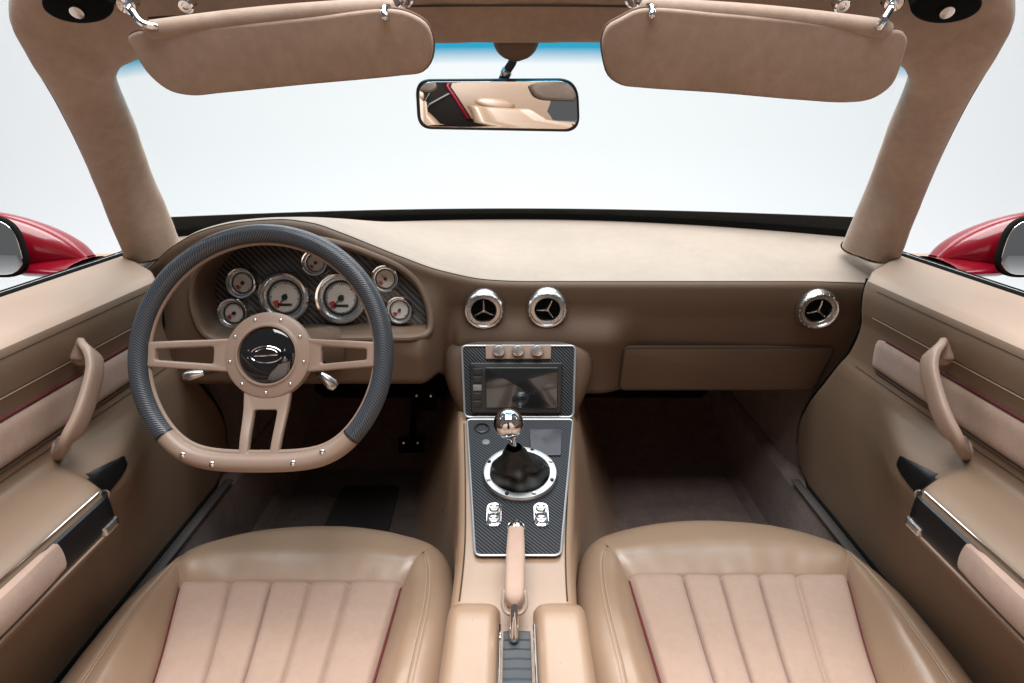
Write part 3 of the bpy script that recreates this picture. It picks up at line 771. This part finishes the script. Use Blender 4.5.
def door(sg, who, mirror_desc):
    d = thing('car_door', (sg * .70, .4, -.72), 'tan %s door panel with pale suede band and pull handle, %s' % (who, mirror_desc), 'car door', 'car doors')
    b = MB(); rows = []
    for i in range(110):
        t = i / 109; row = []
        for z in zs:
            fe = front_edge(z); y = lerp(-.45, fe, 1 - (1 - t) ** 1.5)
            x = door_x(y, z); e = max(0, y - (fe - .022)) / .022
            x += .022 * (1 - math.sqrt(max(0, 1 - e * e)))
            row.append(V((sg * x, y, z)))
        rows.append(row)
    rows.append([V((p.x + sg * .05, p.y + .001, p.z)) for p in rows[-1]])
    kz = next(i for i, z in enumerate(zs) if z < -.2475)
    b.grid([r[kz:] for r in rows]); b.build('door_panel', DOR, d, autosmooth=60)
    b = MB(); b.grid([r[:kz + 1] for r in rows]); b.build('door_top_lit', DLIT, d, autosmooth=60)  # upper strip of the same leather, light on top painted in
    # skin
    b = MB(); rows = []
    for y in (-.45, 0, .4, .8, 1.1, 1.2):
        rows.append([V((sg * x, y, z)) for x, z in ((.748, -.246), (.775, -.252), (.84, -.30), (.87, -.45), (.87, -.6), (.83, -.85), (.80, -.98), (.70, -.98), (.64, -.73))])
    b.grid(rows); b.build('outer_skin', RED, d)
    # window channel: black felt lips with a bright strip
    ch = MB(); ch.tube([V((sg * .7175, y, -.2275)) for y in (-.45, .2, .7, 1.0, 1.15)], .0056, 10); w = ch.build('window_seal', FELT, d)
    ch = MB(); ch.tube([V((sg * .7275, y, -.230)) for y in (-.45, .2, .7, 1.0, 1.17)], .0055, 8); ch.build('chrome_strip', FRM, w)
    ch = MB(); ch.tube([V((sg * .7385, y, -.2315)) for y in (-.45, .2, .7, 1.0, 1.18)], .0062, 8); ch.build('outer_lip', FELT, w)
    # stitched seams
    for z, m, r in ((-.2585, SEAM, .0007), (-.302, SEAM, .0007), (-.305, THR, .0007), (-.4035, SEAM, .0008)):
        b = MB(); b.tube([V((sg * (door_x(y, z) - .0002), y, z)) for y in [lerp(-.40, front_edge(z) - .05, k / 60) for k in range(61)]], r, 6); b.build('seam', m, d)
    # suede band with red piping
    b = MB(); rows = []; y0, y1, za, zb = -.40, .948, -.332, -.389
    for i in range(90):
        t = i / 89; y = lerp(y0, y1, t); row = []
        e = max(0, (y - (y1 - .026)) / .026); hh = math.sqrt(max(.0004, 1 - e ** 2.6)); zc = (za + zb) / 2 - .004 * e
        for j in range(17):
            u = j / 16; z = zc + (za - zb) / 2 * hh * (1 - 2 * u)
            pu = (1 - abs(2 * u - 1) ** 4) ** .5 * (1 - e ** 4)
            row.append(V((sg * (door_x(y, z) + .003 - .0095 * pu), y, z)))
        rows.append(row)
    b.grid(rows); band = b.build('suede_band', BAND, d)
    b = MB(); b.tube([V((sg * (door_x(y, -.3305) - .001), y, -.3305)) for y in [lerp(-.4, .915, k / 50) for k in range(51)]], .0023, 8); b.build('piping', DPIP, band)
    b = MB(); b.tube([V((sg * (door_x(y, -.3912) - .0005), y, -.3912)) for y in [lerp(-.4, .925, k / 50) for k in range(51)]], .0022, 8); b.build('shut_line', SEAM, band)
    # pull handle
    hp = catmull([V((sg * q.x, q.y, q.z)) for q in [P(a_, c_, X=x_) for a_, c_, x_ in ((953, 354, .616), (943, 349, .592), (932, 354, .572), (929, 367, .564), (935, 395, .562), (944, 420, .564), (954, 438, .572), (961, 446, .590), (965, 449, .614))]], 44)
    b = MB(); b.tube(hp, lambda t: .0112 + .0026 * abs(2 * t - 1) ** 3, 18, up=(1, 0, 0), sec=lambda a: (.55 * math.copysign(abs(math.cos(a)) ** .6, math.cos(a)), 1.28 * math.copysign(abs(math.sin(a)) ** .6, math.sin(a))), round_caps=4)
    ph = b.build('pull_handle', TANP, d)
    for q_ in (hp[0], hp[-1]):
        b = MB(); b.lathe([(.0165, -.004), (.0165, .003), (.014, .006), (0, .007)], frame(V((sg * (door_x(q_.y, q_.z) + .001), q_.y, q_.z)), (-sg, 0, 0), (0, 1, 0)), 24); b.build('handle_anchor', TANP, ph)
    # switch strip
    def patch(ya, yb, z0, z1, offs, name, mat, parent, puff=0, ny=40, nz=10, taper=False):
        b = MB(); rows = []
        for i in range(ny + 1):
            y = lerp(ya, yb, i / ny); row = []
            for j in range(nz + 1):
                u = j / nz; tp = sstep(.69, .80, y) if taper else 0; z = lerp(lerp(z0, -.462, tp * .75), lerp(z1, -.462, tp * .75), u); eu = min(1, 6 * min(u, 1 - u)); ei = min(1, 10 * min(i, ny - i) / ny)
                pu = math.sqrt(max(0, 1 - (1 - eu) ** 2)) * math.sqrt(max(0, 1 - (1 - ei) ** 2))
                row.append(V((sg * (door_x(y, z) + .002 - (offs + .002) * pu - puff * math.sin(math.pi * u) * ei), y, z)))
            rows.append(row)
        b.grid(rows); return b.build(name, mat, parent)
    st = patch(-.40, .772, -.440, -.484, .003, 'switch_strip', STRP, d, ny=110, taper=True)
    patch(.652, .69, -.446, -.476, .0036, 'mirror_switch', BLKP, st)
    b = MB(); c = V((sg * (door_x(.671, -.461) - .0045), .671, -.461)); b.lathe([(.0085, -.001), (.0085, .001), (.0075, .0018), (.0065, .001), (0, .001)], frame(c, (-sg, 0, 0), (0, 1, 0)), 20); b.build('dial_knob', SAT, st)
    patch(.618, .648, -.474, -.486, .007, 'switch_lever', SAT, st)
    patch(-.40, .577, -.4405, -.4815, .006, 'grip_pad', BAND, st, puff=.004)
    b = MB(); b.tube([V((sg * (door_x(y, -.4345) - .002), y, -.4345)) for y in [lerp(-.4, .64, k / 40) for k in range(41)]], .0012, 8); b.build('upper_chrome', CHR, st)
    b = MB(); b.tube([V((sg * (door_x(y, -.4865) - .001), y, -.4865)) for y in [lerp(-.4, .65, k / 40) for k in range(41)]], .0018, 8); b.build('lower_trim', TANP, st)
    b = MB(); b.tube([V((sg * .6235, y, -.7165)) for y in [lerp(-.4, 1.075, k / 30) for k in range(31)]] + [V((sg * (door_x(front_edge(z), z) + .012), front_edge(z) + .002, z)) for z in (-.70, -.68, -.66, -.62, -.58, -.52, -.46, -.40, -.34, -.28, -.25)], .0042, 8); b.build('door_seal_shade_gap', FELT, d)  # black seal below; its run up the front edge draws a shadow gap
    return d
door(-1, 'driver', 'beside the steering wheel'); door(1, 'passenger', 'beyond the glove box side')
# ------------------------------------------------------------------ door mirrors
def side_mirror(sg, label):
    O = V((sg * .765, 1.03, -.225))
    t = thing('side_mirror', O, label, 'side mirror', 'red door mirrors')
    rows = []
    # loft along X from foot to tip: (x, yc, zc, ry, rz)
    S = [(.757, 1.055, -.226, .020, .005), (.775, 1.050, -.217, .036, .021), (.80, 1.040, -.208, .048, .035), (.83, 1.028, -.200, .055, .046), (.86, 1.016, -.194, .059, .053), (.90, 1.004, -.189, .060, .0575), (.93, .997, -.188, .059, .058)]
    for k in range(1, 11):
        q = math.sin(math.pi / 2 * k / 10); S.append((.93 + .055 * q, .997 - .01 * q, -.188, .059 * max(.02, math.sqrt(1 - q * q)), .058 * max(.02, math.sqrt(1 - q * q))))
    C = catmull([V((a, bb, c)) for a, bb, c, _, _ in S], 60); Lx = [c.x for c in C]
    TR1 = [(a, r1) for a, _, _, r1, _ in S]; TR2 = [(a, r2) for a, _, _, _, r2 in S]
    Rr = [V((pw(TR1, x), pw(TR2, x), 0)) for x in Lx]
    for c, r in zip(C, Rr):
        ring = []
        for j in range(32):
            a = 2 * math.pi * j / 32; ca, sa = math.cos(a), math.sin(a)
            yy = ca * r.x
            if ca < 0: yy = ca * r.x * .55      # flatter on the side that holds the glass
            ring.append(V((sg * c.x, c.y + yy, c.z + sa * r.y)))
        rows.append(ring)
    b = MB(); b.grid(rows, cv=True)
    b.build('shell', RED, t)
    b = MB(); b.slab(rpoly([(-.06, -.045), (.075, -.045), (.045, .025), (-.03, .025)], .02), frame(V((sg * .772, 1.04, -.215)), (0, 0, 1)), .02, .008)
    b2 = MB()
    rows = []
    for k in range(9):
        q = k / 8; x = lerp(.748, .83, q)
        rows.append([V((sg * x, 1.035 + .06 * math.cos(2 * math.pi * j / 24) * lerp(1.05, .8, q), lerp(-.236, -.236, q) + .014 * math.sin(2 * math.pi * j / 24))) for j in range(24)])
    b2.grid(rows, cv=True); b2.build('foot', RED, t)
    gf = frame(V((sg * .858, .968, -.188)), (-sg * .12, -1, .06))
    out = rpoly([(-.062, -.052), (.10, -.046), (.10, .046), (-.055, .052)] if sg > 0 else [(-.10, -.046), (.062, -.052), (.055, .052), (-.10, .046)], .044, 10)
    b = MB(); b.slab(out, at(gf, 0, 0, -.004), .010, .003); rim = b.build('glass_bezel', FELT, t)
    b = MB(); b.slab([(x * .93, y * .90) for x, y in out], at(gf, 0, 0, .004), .003, .001); b.build('mirror_glass', MIR, rim)
side_mirror(-1, 'glossy red wing mirror outside the driver window'); side_mirror(1, 'glossy red wing mirror outside the passenger window')
# ------------------------------------------------------------------ windshield frame
ws = thing('windshield', (0, 1.3, -.24), 'windshield with suede wrapped frame, blue shade band and black lower seal', 'windshield')
IN = [(845, 243, 1.19), (872, 175, 1.07), (893, 115, .96), (906, 82, .895), (907, 70, .875), (897, 61, .87), (865, 54, .875), (760, 47, .89), (640, 42, .90), (512, 40.5, .905)]
OU = [(897, 261, 1.07), (934, 172, .968), (965, 108, .866), (1000, 48, .797), (1015, 10, .765), (1000, -40, .755), (930, -75, .765), (780, -85, .79), (640, -88, .81), (512, -88, .82)]
def full(L):
    R_ = [P(*a) for a in L]; return [V((-p.x, p.y, p.z)) for p in R_][:-1] + R_[::-1]
Ic = full(IN); Oc = full(OU)
# matched resampling
def resamp(A, n):
    m = len(A); out = []
    for k in range(n):
        d = k * (m - 1) / (n - 1); i = min(int(d), m - 2); t = d - i
        a = A[max(0, i - 1)]; b_ = A[i]; c = A[i + 1]; e = A[min(m - 1, i + 2)]
        t2, t3 = t * t, t ** 3; m1 = (c - a) / 2; m2 = (e - b_) / 2
        out.append(b_ * (2 * t3 - 3 * t2 + 1) + m1 * (t3 - 2 * t2 + t) + c * (-2 * t3 + 3 * t2) + m2 * (t3 - t2))
    return out
NI = resamp(Ic, 181); NO = resamp(Oc, 181)
rows = []
for i in range(181):
    a, o = NI[i], NO[i]; tn = (NI[min(180, i + 1)] - NI[max(0, i - 1)]).normalized(); w = o - a
    nrm = tn.cross(w).normalized()
    if nrm.y > 0: nrm = -nrm                     # towards the cabin
    c = (a + o) / 2; hw = w.length / 2; wd = w.normalized(); ring = []
    for k in range(32):
        an = 2 * math.pi * k / 32; ca, sa = math.cos(an), math.sin(an)
        ex = math.copysign(abs(ca) ** .75, ca); ey = math.copysign(abs(sa) ** .8, sa)
        q = c + wd * (ex * hw) + nrm * (ey * (.026 if sa > 0 else .018))
        q += nrm * (noise.noise(q * 22) * .0030 + noise.noise(q * 60) * .0008)
        ring.append(q)
    rows.append(ring)
b = MB(); b.grid(rows, cv=True)
b.add(rows[0], [list(range(32))]); b.add(rows[-1], [list(range(32))[::-1]])
b.build('frame', SUE, ws, autosmooth=60)
# outer weather seal on the pillars
b = MB(); b.tube([p + V((0, 0, .004)) for p in rows[0]], .0022, 8, closed=True); b.tube([p + V((0, 0, .004)) for p in rows[-1]], .0022, 8, closed=True); b.build('pillar_base_crease', FELT, ws)  # black ring tubes added to draw the dark crease at the pillar base
for lo, hi in ((2, 74), (106, 178)):
    b = MB(); b.tube([NO[i] + V((math.copysign(.004, NO[i].x), .012, 0)) for i in range(lo, hi)], .0045, 8); b.build('weather_seal', FELT, ws)
# glass
def base_pt(x): return V((x, 1.515 - .24 * (abs(x) / .7) ** 2, -.225))
rows = []
npt = 61; topc = []
i0 = next(i for i in range(181) if NI[i].z > .069); i1 = 180 - i0
TOP = [NI[i] for i in range(i0, i1 + 1)]
topc = resamp(TOP, npt)
for k in range(17):
    t = k / 16; row = []
    for j in range(npt):
        x = lerp(-.74, .74, j / (npt - 1)); B = base_pt(x)
        T = topc[j] + V((topc[j].x * .10, .012, .012)); q = T.lerp(B, t) + V((0, .02, .012)) * math.sin(math.pi * t); row.append(q)
    rows.append(row)
b = MB(); b.grid(rows)
b.uv = [((k // npt) / 16 * .62, (k % npt) / npt) for k in range(len(b.v))]
b.build('glass', WIND, ws)
b = MB(); rows = []
for j in range(61):
    x = lerp(-.72, .72, j / 60); B = base_pt(x); hgt = .030 + .014 * (abs(x) / .7) ** 2
    rows.append([B + V((0, -.014, -.012)), B + V((0, -.016, 0)), B + V((0, -.024, hgt * .8)), B + V((0, -.030, hgt)), B + V((0, -.026, hgt + .001)), B + V((0, -.004, hgt * .5)), B + V((0, .004, -.01))])
b.grid(rows); b.build('lower_seal', FELT, ws)
# header seam, latches, screws
b = MB(); b.tube([NI[i].lerp(NO[i], .40) + (V((0, -.0215, -.0165))) for i in range(62, 119)], .0012, 6); b.build('header_seam', SEAM, ws)
for sg in (-1, 1):
    c = P(512 + sg * 433, 3, .745); fr = frame(c, (-sg * .15, -.75, -.7), (1, 0, 0))
    b = MB(); b.slab(circ(.036, 40, .020), at(fr, 0, 0, -.02), .028, .004); l = b.build('roof_latch', FELT, ws)
    b = MB(); b.lathe([(.007, .006), (.007, .011), (.004, .012), (0, .0115)], at(fr, .003 * sg, -.004, 0), 20); b.build('latch_pin', SAT, l)
for px, py in ((186, 5), (842, 5)):
    c = P(px, py, .752); b = MB(); b.lathe([(.0085, -.012), (.0085, .002), (.007, .004), (.004, .0035), (.003, .002), (0, .002)], frame(c, (0, -.8, -.6)), 20); b.build('snap_stud', CHR, ws)
# ------------------------------------------------------------------ sun visors
def visor(pxs, top, rods, label, Yt=.735):
    pts = [P(a, c, Yt + (c - 12) * .00035) for a, c in pxs]
    cen = sum(pts, V()) / len(pts)
    nn = V()
    for i in range(len(pts)): nn += (pts[i] - cen).cross(pts[(i + 1) % len(pts)] - cen)
    nn = nn if nn.y < 0 else -nn
    fr = frame(cen, nn)
    t = thing('sun_visor', cen, label, 'sun visor', 'sun visors')
    o = [loc(fr, p) for p in pts]
    oc = [(p.x, p.y) for p in catmull([V((x, y, 0)) for x, y in o], 120, True)]
    ar = sum(oc[i][0] * oc[(i + 1) % 120][1] - oc[(i + 1) % 120][0] * oc[i][1] for i in range(120))
    if ar < 0: oc = oc[::-1]
    b = MB(); b.slab(oc, at(fr, 0, 0, -.007), .012, .004, nb=4); b.slab(oc, (sub(fr, 0, 0, -.0065), fr[1], fr[2], -fr[3]), .006, .004)
    pad = b.build('visor_pad', SUE, t, autosmooth=70)
    b = MB(); b.tube([sub(fr, x, y, -.003) for x, y in oc], .0019, 8, closed=True); b.build('edge_piping', plain('brown_piping', (.14, .085, .06), .7), pad)
    a, c = [P(x, y, Yt + .0100) for x, y in top]
    b = MB(); b.tube([a.lerp(c, k / 20) + V((0, 0, .003 * math.sin(math.pi * k / 20))) for k in range(21)], .0112, 20, round_caps=2); b.build('rolled_edge', SUE, pad)
    for rd in rods:
        b = MB(); pp = catmull([P(x, y, yy) for x, y, yy in rd], 14); b.tube(pp, lambda q: .0042, 10, round_caps=3)
        b.lathe([(.0105, -.01), (.0105, .002), (.008, .005), (.004, .004), (.003, .002), (0, .002)], frame(pp[0], (0, -.85, -.55)), 20)
        b.build('pivot_rod', CHR, t)
visor([(150, 31), (200, 27), (300, 18), (390, 9), (412, 14), (427, 24), (433, 40), (431, 60), (422, 71), (400, 74.5), (300, 84), (220, 92), (190, 94.5), (170, 90), (150, 74), (137, 54), (129, 37), (136, 32)], ((154, 31), (387, 9)),
      [[(126, 4, .745), (134, 13, .733), (142, 23, .728), (156, 27, .735)], [(404, -2, .77), (397, 4, .752), (384, 10, .732), (385, 17, .728)]], 'lighter tan suede sun visor above the steering wheel')
visor([(640, 9), (720, 13), (800, 20), (893, 30), (900, 30), (906, 38), (901, 60), (891, 84), (872, 98), (850, 101.5), (800, 99), (720, 92), (640, 86.5), (622, 84), (609, 75), (604, 60), (602, 40), (607, 26), (620, 18)], ((648, 9), (882, 30)),
      [[(894, 2, .745), (889, 10, .733), (883, 20, .728), (879, 27, .73)], [(634, -2, .77), (640, 3, .752), (652, 9, .732), (652, 15, .728)]], 'darker brown suede sun visor on the passenger side')
# ------------------------------------------------------------------ rear view mirror
mc = P(498, 105.5, .93)
rm = thing('rear_view_mirror', mc, 'dark framed rear view mirror hanging from the windshield header', 'mirror')
mf = frame(mc, (.118, -.99, -.045))
mq = [onplane(mf, a, c) for a, c in ((415, 79), (578, 78), (580, 132), (418, 129))][::-1]
mo = rpoly(mq, [.020, .024, .030, .022], 12)
b = MB(); b.slab(mo, at(mf, 0, 0, -.014), .018, .0035, nb=4); rows = []
for k in range(8):
    a = k / 7 * math.pi / 2; rows.append([sub(mf, x * max(.25, math.cos(a) ** .7), y * max(.2, math.cos(a) ** .7), -.014 - .022 * math.sin(a)) for x, y in mo])
b.grid(rows, cv=True); b.build('housing', GRY if False else BLKP, rm)
b = MB(); mx_ = sum(p[0] for p in mo) / len(mo); my_ = sum(p[1] for p in mo) / len(mo); b.slab([(mx_ + (x - mx_) * .965, my_ + (y - my_) * .90) for x, y in mo], at(mf, 0, 0, .0032), .0018, .001); b.build('mirror_glass', MIR, rm)
b = MB(); b.tube(catmull([sub(mf, 0, .012, -.03), P(505, 74, .945), P(512, 63, .935), P(515, 55, .925)], 16), .0062, 12); b.build('stalk', BLKP, rm)
b = MB(); b.lathe([(0, .008), (.0065, .006), (.0085, 0), (.0065, -.006), (0, -.008)], frame(P(506, 73, .943), (.3, 0, 1)), 16); b.build('ball_joint', SAT, rm)
b = MB(); c = P(516, 47, .915); rows = []
for k in range(9):
    q = k / 8; s = math.sqrt(max(.02, 1 - q ** 2.2)); rows.append([V((c.x + .032 * s * math.cos(2 * math.pi * j / 24), c.y + .016 * s * math.sin(2 * math.pi * j / 24), c.z + .012 - .030 * q)) for j in range(24)])
b.grid(rows, cv=True); b.add(rows[-1], [list(range(24))]); b.build('mount', DLE, rm)
# ------------------------------------------------------------------ seats
def pillow(L, R, puff, mat, name, parent, n=30, m=30, edge=.16, sink=.004, up=V((0, 0, 1)), fl=None, ev=(1, 1)):
    """patch between two curves, raised in the middle; fl: list of groove positions across"""
    rows = []
    for i in range(n + 1):
        v = i / n; a, c = L(v), R(v); row = []
        for j in range(m + 1):
            u = j / m
            def ed(x, w): return math.sqrt(max(0, 1 - (1 - min(1, x / w)) ** 2)) if w > 0 else 1
            h = min(ed(u, edge), ed(1 - u, edge)) * (ed(v, edge * ev[0]) if ev[0] else 1) * (ed(1 - v, edge * ev[1]) if ev[1] else 1)
            if fl:
                for q0, q1 in zip(fl[:-1], fl[1:]):
                    if q0 <= u <= q1 + 1e-9:
                        w = (u - q0) / (q1 - q0); h *= .10 + .90 * (1 - abs(2 * w - 1) ** 7.0) ** .5
                        break
            pu = puff(u, v) if callable(puff) else puff
            nz = noise.noise((a.lerp(c, u)) * 14) * .0018
            row.append(a.lerp(c, u) + up * (h * (pu + nz) - sink))
        rows.append(row)
    b = MB(); b.grid(rows); return b.build(name, mat, parent, autosmooth=80)
def seat(sg, label):
    X0 = sg * .345
    st = thing('bucket_seat', (X0, .5, -.90), label, 'car seat', 'front seats')
    s = sg                                            # +x * sg points to the door
    DX, DY = (.013, .016) if s > 0 else (0, 0)       # the passenger seat stands a little further forward
    def W(xo, y, z): return V((s * xo + DX, y + DY, z))   # xo = distance from the car's centre line
    def zin(y): return pw([(.3, -.742), (.58, -.724), (.79, -.712)], y)
    fi = lambda y: pw([(.3, .205), (.58, .192), (.79, .181)], y)      # inner (tunnel) edge of insert
    fo = lambda y: pw([(.3, .44), (.58, .485), (.79, .547)], y)       # outer (door) edge of insert
    YF = .778
    # insert with five flutes
    FL = [0, .232, .408, .585, .766, 1] if s < 0 else [0, .245, .415, .59, .762, 1]
    pillow(lambda v: W(fi(lerp(.30, YF + .012, v)), lerp(.30, YF + .012, v), zin(lerp(.30, YF + .012, v))), lambda v: W(fo(lerp(.30, YF + .012, v)), lerp(.30, YF + .012, v), zin(lerp(.30, YF + .012, v))),
           .016, PNK, 'seat_insert', st, 50, 200, .03, .003, fl=FL, ev=(0, .5))
    for e, f, nm in ((fi, -1, 'inner'), (fo, 1, 'outer')):
        b = MB(); b.tube([W(e(y), y, zin(y) + .0005) for y in [lerp(.3, YF, k / 30) for k in range(31)]], .0017, 8); b.build('piping', RPIP, st)
    for q in FL[1:-1]:
        b = MB(); b.tube([W(lerp(fi(y), fo(y), q), y, zin(y) + .0005) for y in [lerp(.3, YF - .004, k / 30) for k in range(31)]], .0011, 6); b.build('seam', FSEAM, st)
    # bolsters: patches between the insert edge and one smooth outline
    OUTL = [(.096, .25), (.089, .45), (.0875, .62), (.089, .73), (.096, .79), (.110, .848), (.138, .885), (.20, .916), (.27, .936), (.345, .943), (.42, .938), (.485, .923), (.54, .893), (.577, .855), (.597, .805), (.604, .74), (.600, .62), (.592, .45), (.578, .25)]
    dense = catmull([V((x, y, 0)) for x, y in OUTL], 500)
    def near(x, y): return min(range(500), key=lambda i: (dense[i].x - x) ** 2 + (dense[i].y - y) ** 2)
    i1, i2 = near(.135, .882), near(.571, .861)
    def cut(lo, hi, n): return [dense[int(round(lerp(lo, hi, k / n)))] for k in range(n + 1)]
    n = 64
    INN = [V((fi(lerp(.25, YF, k / n)), lerp(.25, YF, k / n), 0)) for k in range(n + 1)]
    FRO = [V((lerp(.181, .547, k / n), YF + .005 * math.sin(math.pi * k / n), 0)) for k in range(n + 1)]
    OUT_ = [V((fo(lerp(YF, .25, k / n)), lerp(YF, .25, k / n), 0)) for k in range(n + 1)]
    for nm, inner, outer, pin in (('side_bolster', INN, cut(0, i1, n), (0, 1)), ('front_bolster', FRO, cut(i1, i2, n), (1, 1)), ('side_bolster', OUT_, cut(i2, 499, n), (1, 0))):
        rows = []; front = nm == 'front_bolster'
        for i in range(n + 1):
            t = i / n; a_, o_ = inner[i], outer[i]; row = []
            H = .033 if front else .033 + .027 * sstep(.86, .56, o_.y)
            D = .038
            pe = 1.0
            if pin[0]: pe = min(pe, t / .055)
            if pin[1]: pe = min(pe, (1 - t) / .055)
            pe = 1 - math.sqrt(max(0, 1 - (1 - min(1, pe)) ** 2))
            for j in range(45):
                k = 1 - (1 - j / 44) ** 1.7
                q = a_.lerp(o_, k)
                bz = math.sin(math.pi / 2 * min(1, k / .46)) ** 1.1
                rl = 0 if k < .42 else 1 - math.sqrt(max(0, 1 - ((k - .42) / .58) ** 2.3))
                se = min(1, k / .06); dip = .007 * (1 - math.sqrt(1 - (1 - se) ** 2))
                z = zin(min(a_.y, YF)) + .001 + H * bz - D * rl - dip - (.010 * k if front else .010 * k * sstep(.7, .86, o_.y)) - .0045 * pe * (1 - k ** 6) * min(1, k / .05)
                if not front and abs(k - .60) < .035: z -= .0028 * (1 - (abs(k - .60) / .035) ** 2)
                z += noise.noise(V((s * q.x * 11, q.y * 11, 3))) * .0022 * math.sin(math.pi * k) + noise.noise(V((s * q.x * 34, q.y * 34, 9))) * .0006
                row.append(W(q.x, q.y, z))
            p = row[-1]; nrm = (V((o_.x, o_.y, 0)) - V((.345, .5, 0))).normalized()
            for dz, dd in ((.02, .0015), (.06, .002), (.14, -.006)):
                row.append(V((p.x + s * nrm.x * dd, p.y + nrm.y * dd, p.z - dz)))
            rows.append(row)
        b = MB(); b.grid(rows); sb = b.build(nm, LEA, st, autosmooth=80)
        if not front:
            for kk in (.575, .625):
                j = min(range(45), key=lambda j: abs(1 - (1 - j / 44) ** 1.7 - kk)); b = MB(); b.tube([rows[i][j] + V((0, 0, .0006)) for i in range(2, n - 1)], .0008, 6); b.build('stitching', THR, sb)
    # under-cushion shell
    b = MB(); b.slab(rpoly([(s * .11 + DX, .25), (s * .58 + DX, .25), (s * .56 + DX, .83), (s * .14 + DX, .83)], .03), (V((0, 0, -.89)), V((1, 0, 0)), V((0, 1, 0)), V((0, 0, 1))), .13, .01); b.build('seat_shell', DLE, st)
    # backrest leaning back beside the camera
    b0, b1 = V((0, .36, -.70)), V((0, -.17, .02)); up = (b1 - b0).normalized(); nb_ = V((0, up.z, -up.y)); nb_ = nb_ if nb_.y > 0 else -nb_
    def BK(x, t, h): return V((s * x, 0, 0)) + b0.lerp(b1, t) + nb_ * h
    rows = []
    for i in range(41):
        t = i / 40; hw = .25 - .05 * sstep(.55, 1, t); row = []
        hh = math.sqrt(max(0, 1 - max(0, (t - .9) / .1) ** 2))
        for j in range(33):
            u = -1 + 2 * j / 32; side = sstep(.5, .85, abs(u)) * (1 - sstep(.9, 1.0, abs(u)) * 1.4)
            row.append(BK(.345 + u * hw, t, (.0 + .045 * side * (1 - t * .5)) * hh - .08 * (1 - hh)))
        row = [BK(.345 - hw, t, -.10)] + row + [BK(.345 + hw, t, -.10)]
        rows.append(row)
    rows.append([BK(.345 + (-1 + 2 * j / 34) * .19, 1.005, -.10) for j in range(35)])
    b = MB(); b.grid(rows); b.build('backrest', LEA, st, autosmooth=70)
    rows = []
    for i in range(17):
        t = i / 16; r = math.sin(math.pi * min(.985, max(.015, t))) ** .4
        rows.append([BK(.345, .96 + t * .24, -.05) + V((s * .13 * r * math.copysign(abs(math.cos(a)) ** .6, math.cos(a)), 0, 0)) + nb_ * (.055 * r * math.sin(a)) for a in [2 * math.pi * k / 28 for k in range(28)]])
    b = MB(); b.grid(rows, cv=True); b.build('headrest', LEA, st)
seat(-1, 'tan leather driver seat with pale fluted suede insert behind the steering wheel'); seat(1, 'tan leather passenger seat with pale fluted suede insert facing the glove box')
# rear bulkhead behind the seats (shows only in the mirrors)
bk = thing('rear_bulkhead', (0, -.5, -.9), 'tall dark bulkhead with tan trim behind the two seats', 'bulkhead')
b = MB(); rows = []
for x in (-.72, -.3, 0, .3, .72): rows.append([V((x, y, z)) for y, z in ((-.46, -.9), (-.52, -.3), (-.56, .05), (-.64, .50), (-.80, .52))])
b.grid(rows); b.build('wall', DARKB, bk)
b = MB(); rows = []
for x in (.17, .3, .5, .86): rows.append([V((x, y, z)) for y, z in ((-.50, -.3), (-.545, .05), (-.62, .50))])
b.grid(rows); b.build('trim_panel', LEA, bk)
b = MB(); b.tube([V((.145, -.50, -.3)), V((.145, -.54, .05)), V((.145, -.615, .50))], .016, 12); b.build('red_post', RED, bk)
for q in (-.30, -.14):
    b = MB(); b.tube([V((q, -.49, -.12)), V((q + .26, -.57, .20))], .010, 10); b.build('brace', GRY, bk)
b = MB(); rows = []
for x in (-.86, -.5, 0, .5, .86): rows.append([V((x, y, z)) for y, z in ((-.66, -.05), (-.70, -.03), (-1.3, -.06), (-1.9, -.18), (-2.0, -.5))])
b.grid(rows); tag(b.build('rear_deck', RED), 'glossy red rear deck behind the cabin', 'car body')
b = MB(); rows = []
for i in range(13):
    x = lerp(-.86, .86, i / 12); k = (abs(x) / .86) ** 2
    rows.append([V((x, y - .22 * k, z - .04 * k)) for y, z in ((1.56, -.262), (1.8, -.29), (2.3, -.38), (2.9, -.56), (3.1, -.75))])
b.grid(rows); tag(b.build('hood', RED), 'red hood ahead of the windshield', 'car body')
# ------------------------------------------------------------------ lights, world, camera
w = bpy.data.worlds.new('World'); sc.world = w; w.use_nodes = True
bg = w.node_tree.nodes['Background']; bg.inputs[0].default_value = (.96, .98, 1, 1); bg.inputs[1].default_value = .12
def area(name, loc_, target, sx, sy, power, col=(1, 1, 1)):
    l = bpy.data.lights.new(name, 'AREA'); l.shape = 'RECTANGLE'; l.size = sx; l.size_y = sy; l.energy = power; l.color = col
    o = bpy.data.objects.new(name, l); COL.objects.link(o); o.location = loc_
    o.rotation_euler = (V(target) - V(loc_)).to_track_quat('-Z', 'Y').to_euler(); return o
area('overhead_softbox', (0, .5, 2.0), (0, .6, -1), 1.9, 2.2, 121, (1, .99, .98))
area('front_softbox', (0, 3.2, 2.4), (0, .8, -.3), 3.5, 1.2, 70)
area('wall_wash', (0, 1.4, 5.2), (0, 6.4, 1.8), 18, 1.5, 680, (.96, .985, 1))
cam = bpy.data.cameras.new('camera'); co = bpy.data.objects.new('camera', cam); COL.objects.link(co)
co.location = (0, 0, 0); co.rotation_euler = (math.pi / 2 - PITCH, 0, 0)
cam.sensor_width = 36; cam.lens = F / 1024 * 36; cam.clip_start = .02; cam.clip_end = 100
sc.camera = co
sc.view_settings.view_transform = 'Standard'; sc.view_settings.look = 'None'; sc.view_settings.exposure = 0; sc.view_settings.gamma = 1
sc.cycles.max_bounces = 10; sc.cycles.use_denoising = True; sc.cycles.caustics_reflective = False; sc.cycles.caustics_refractive = False
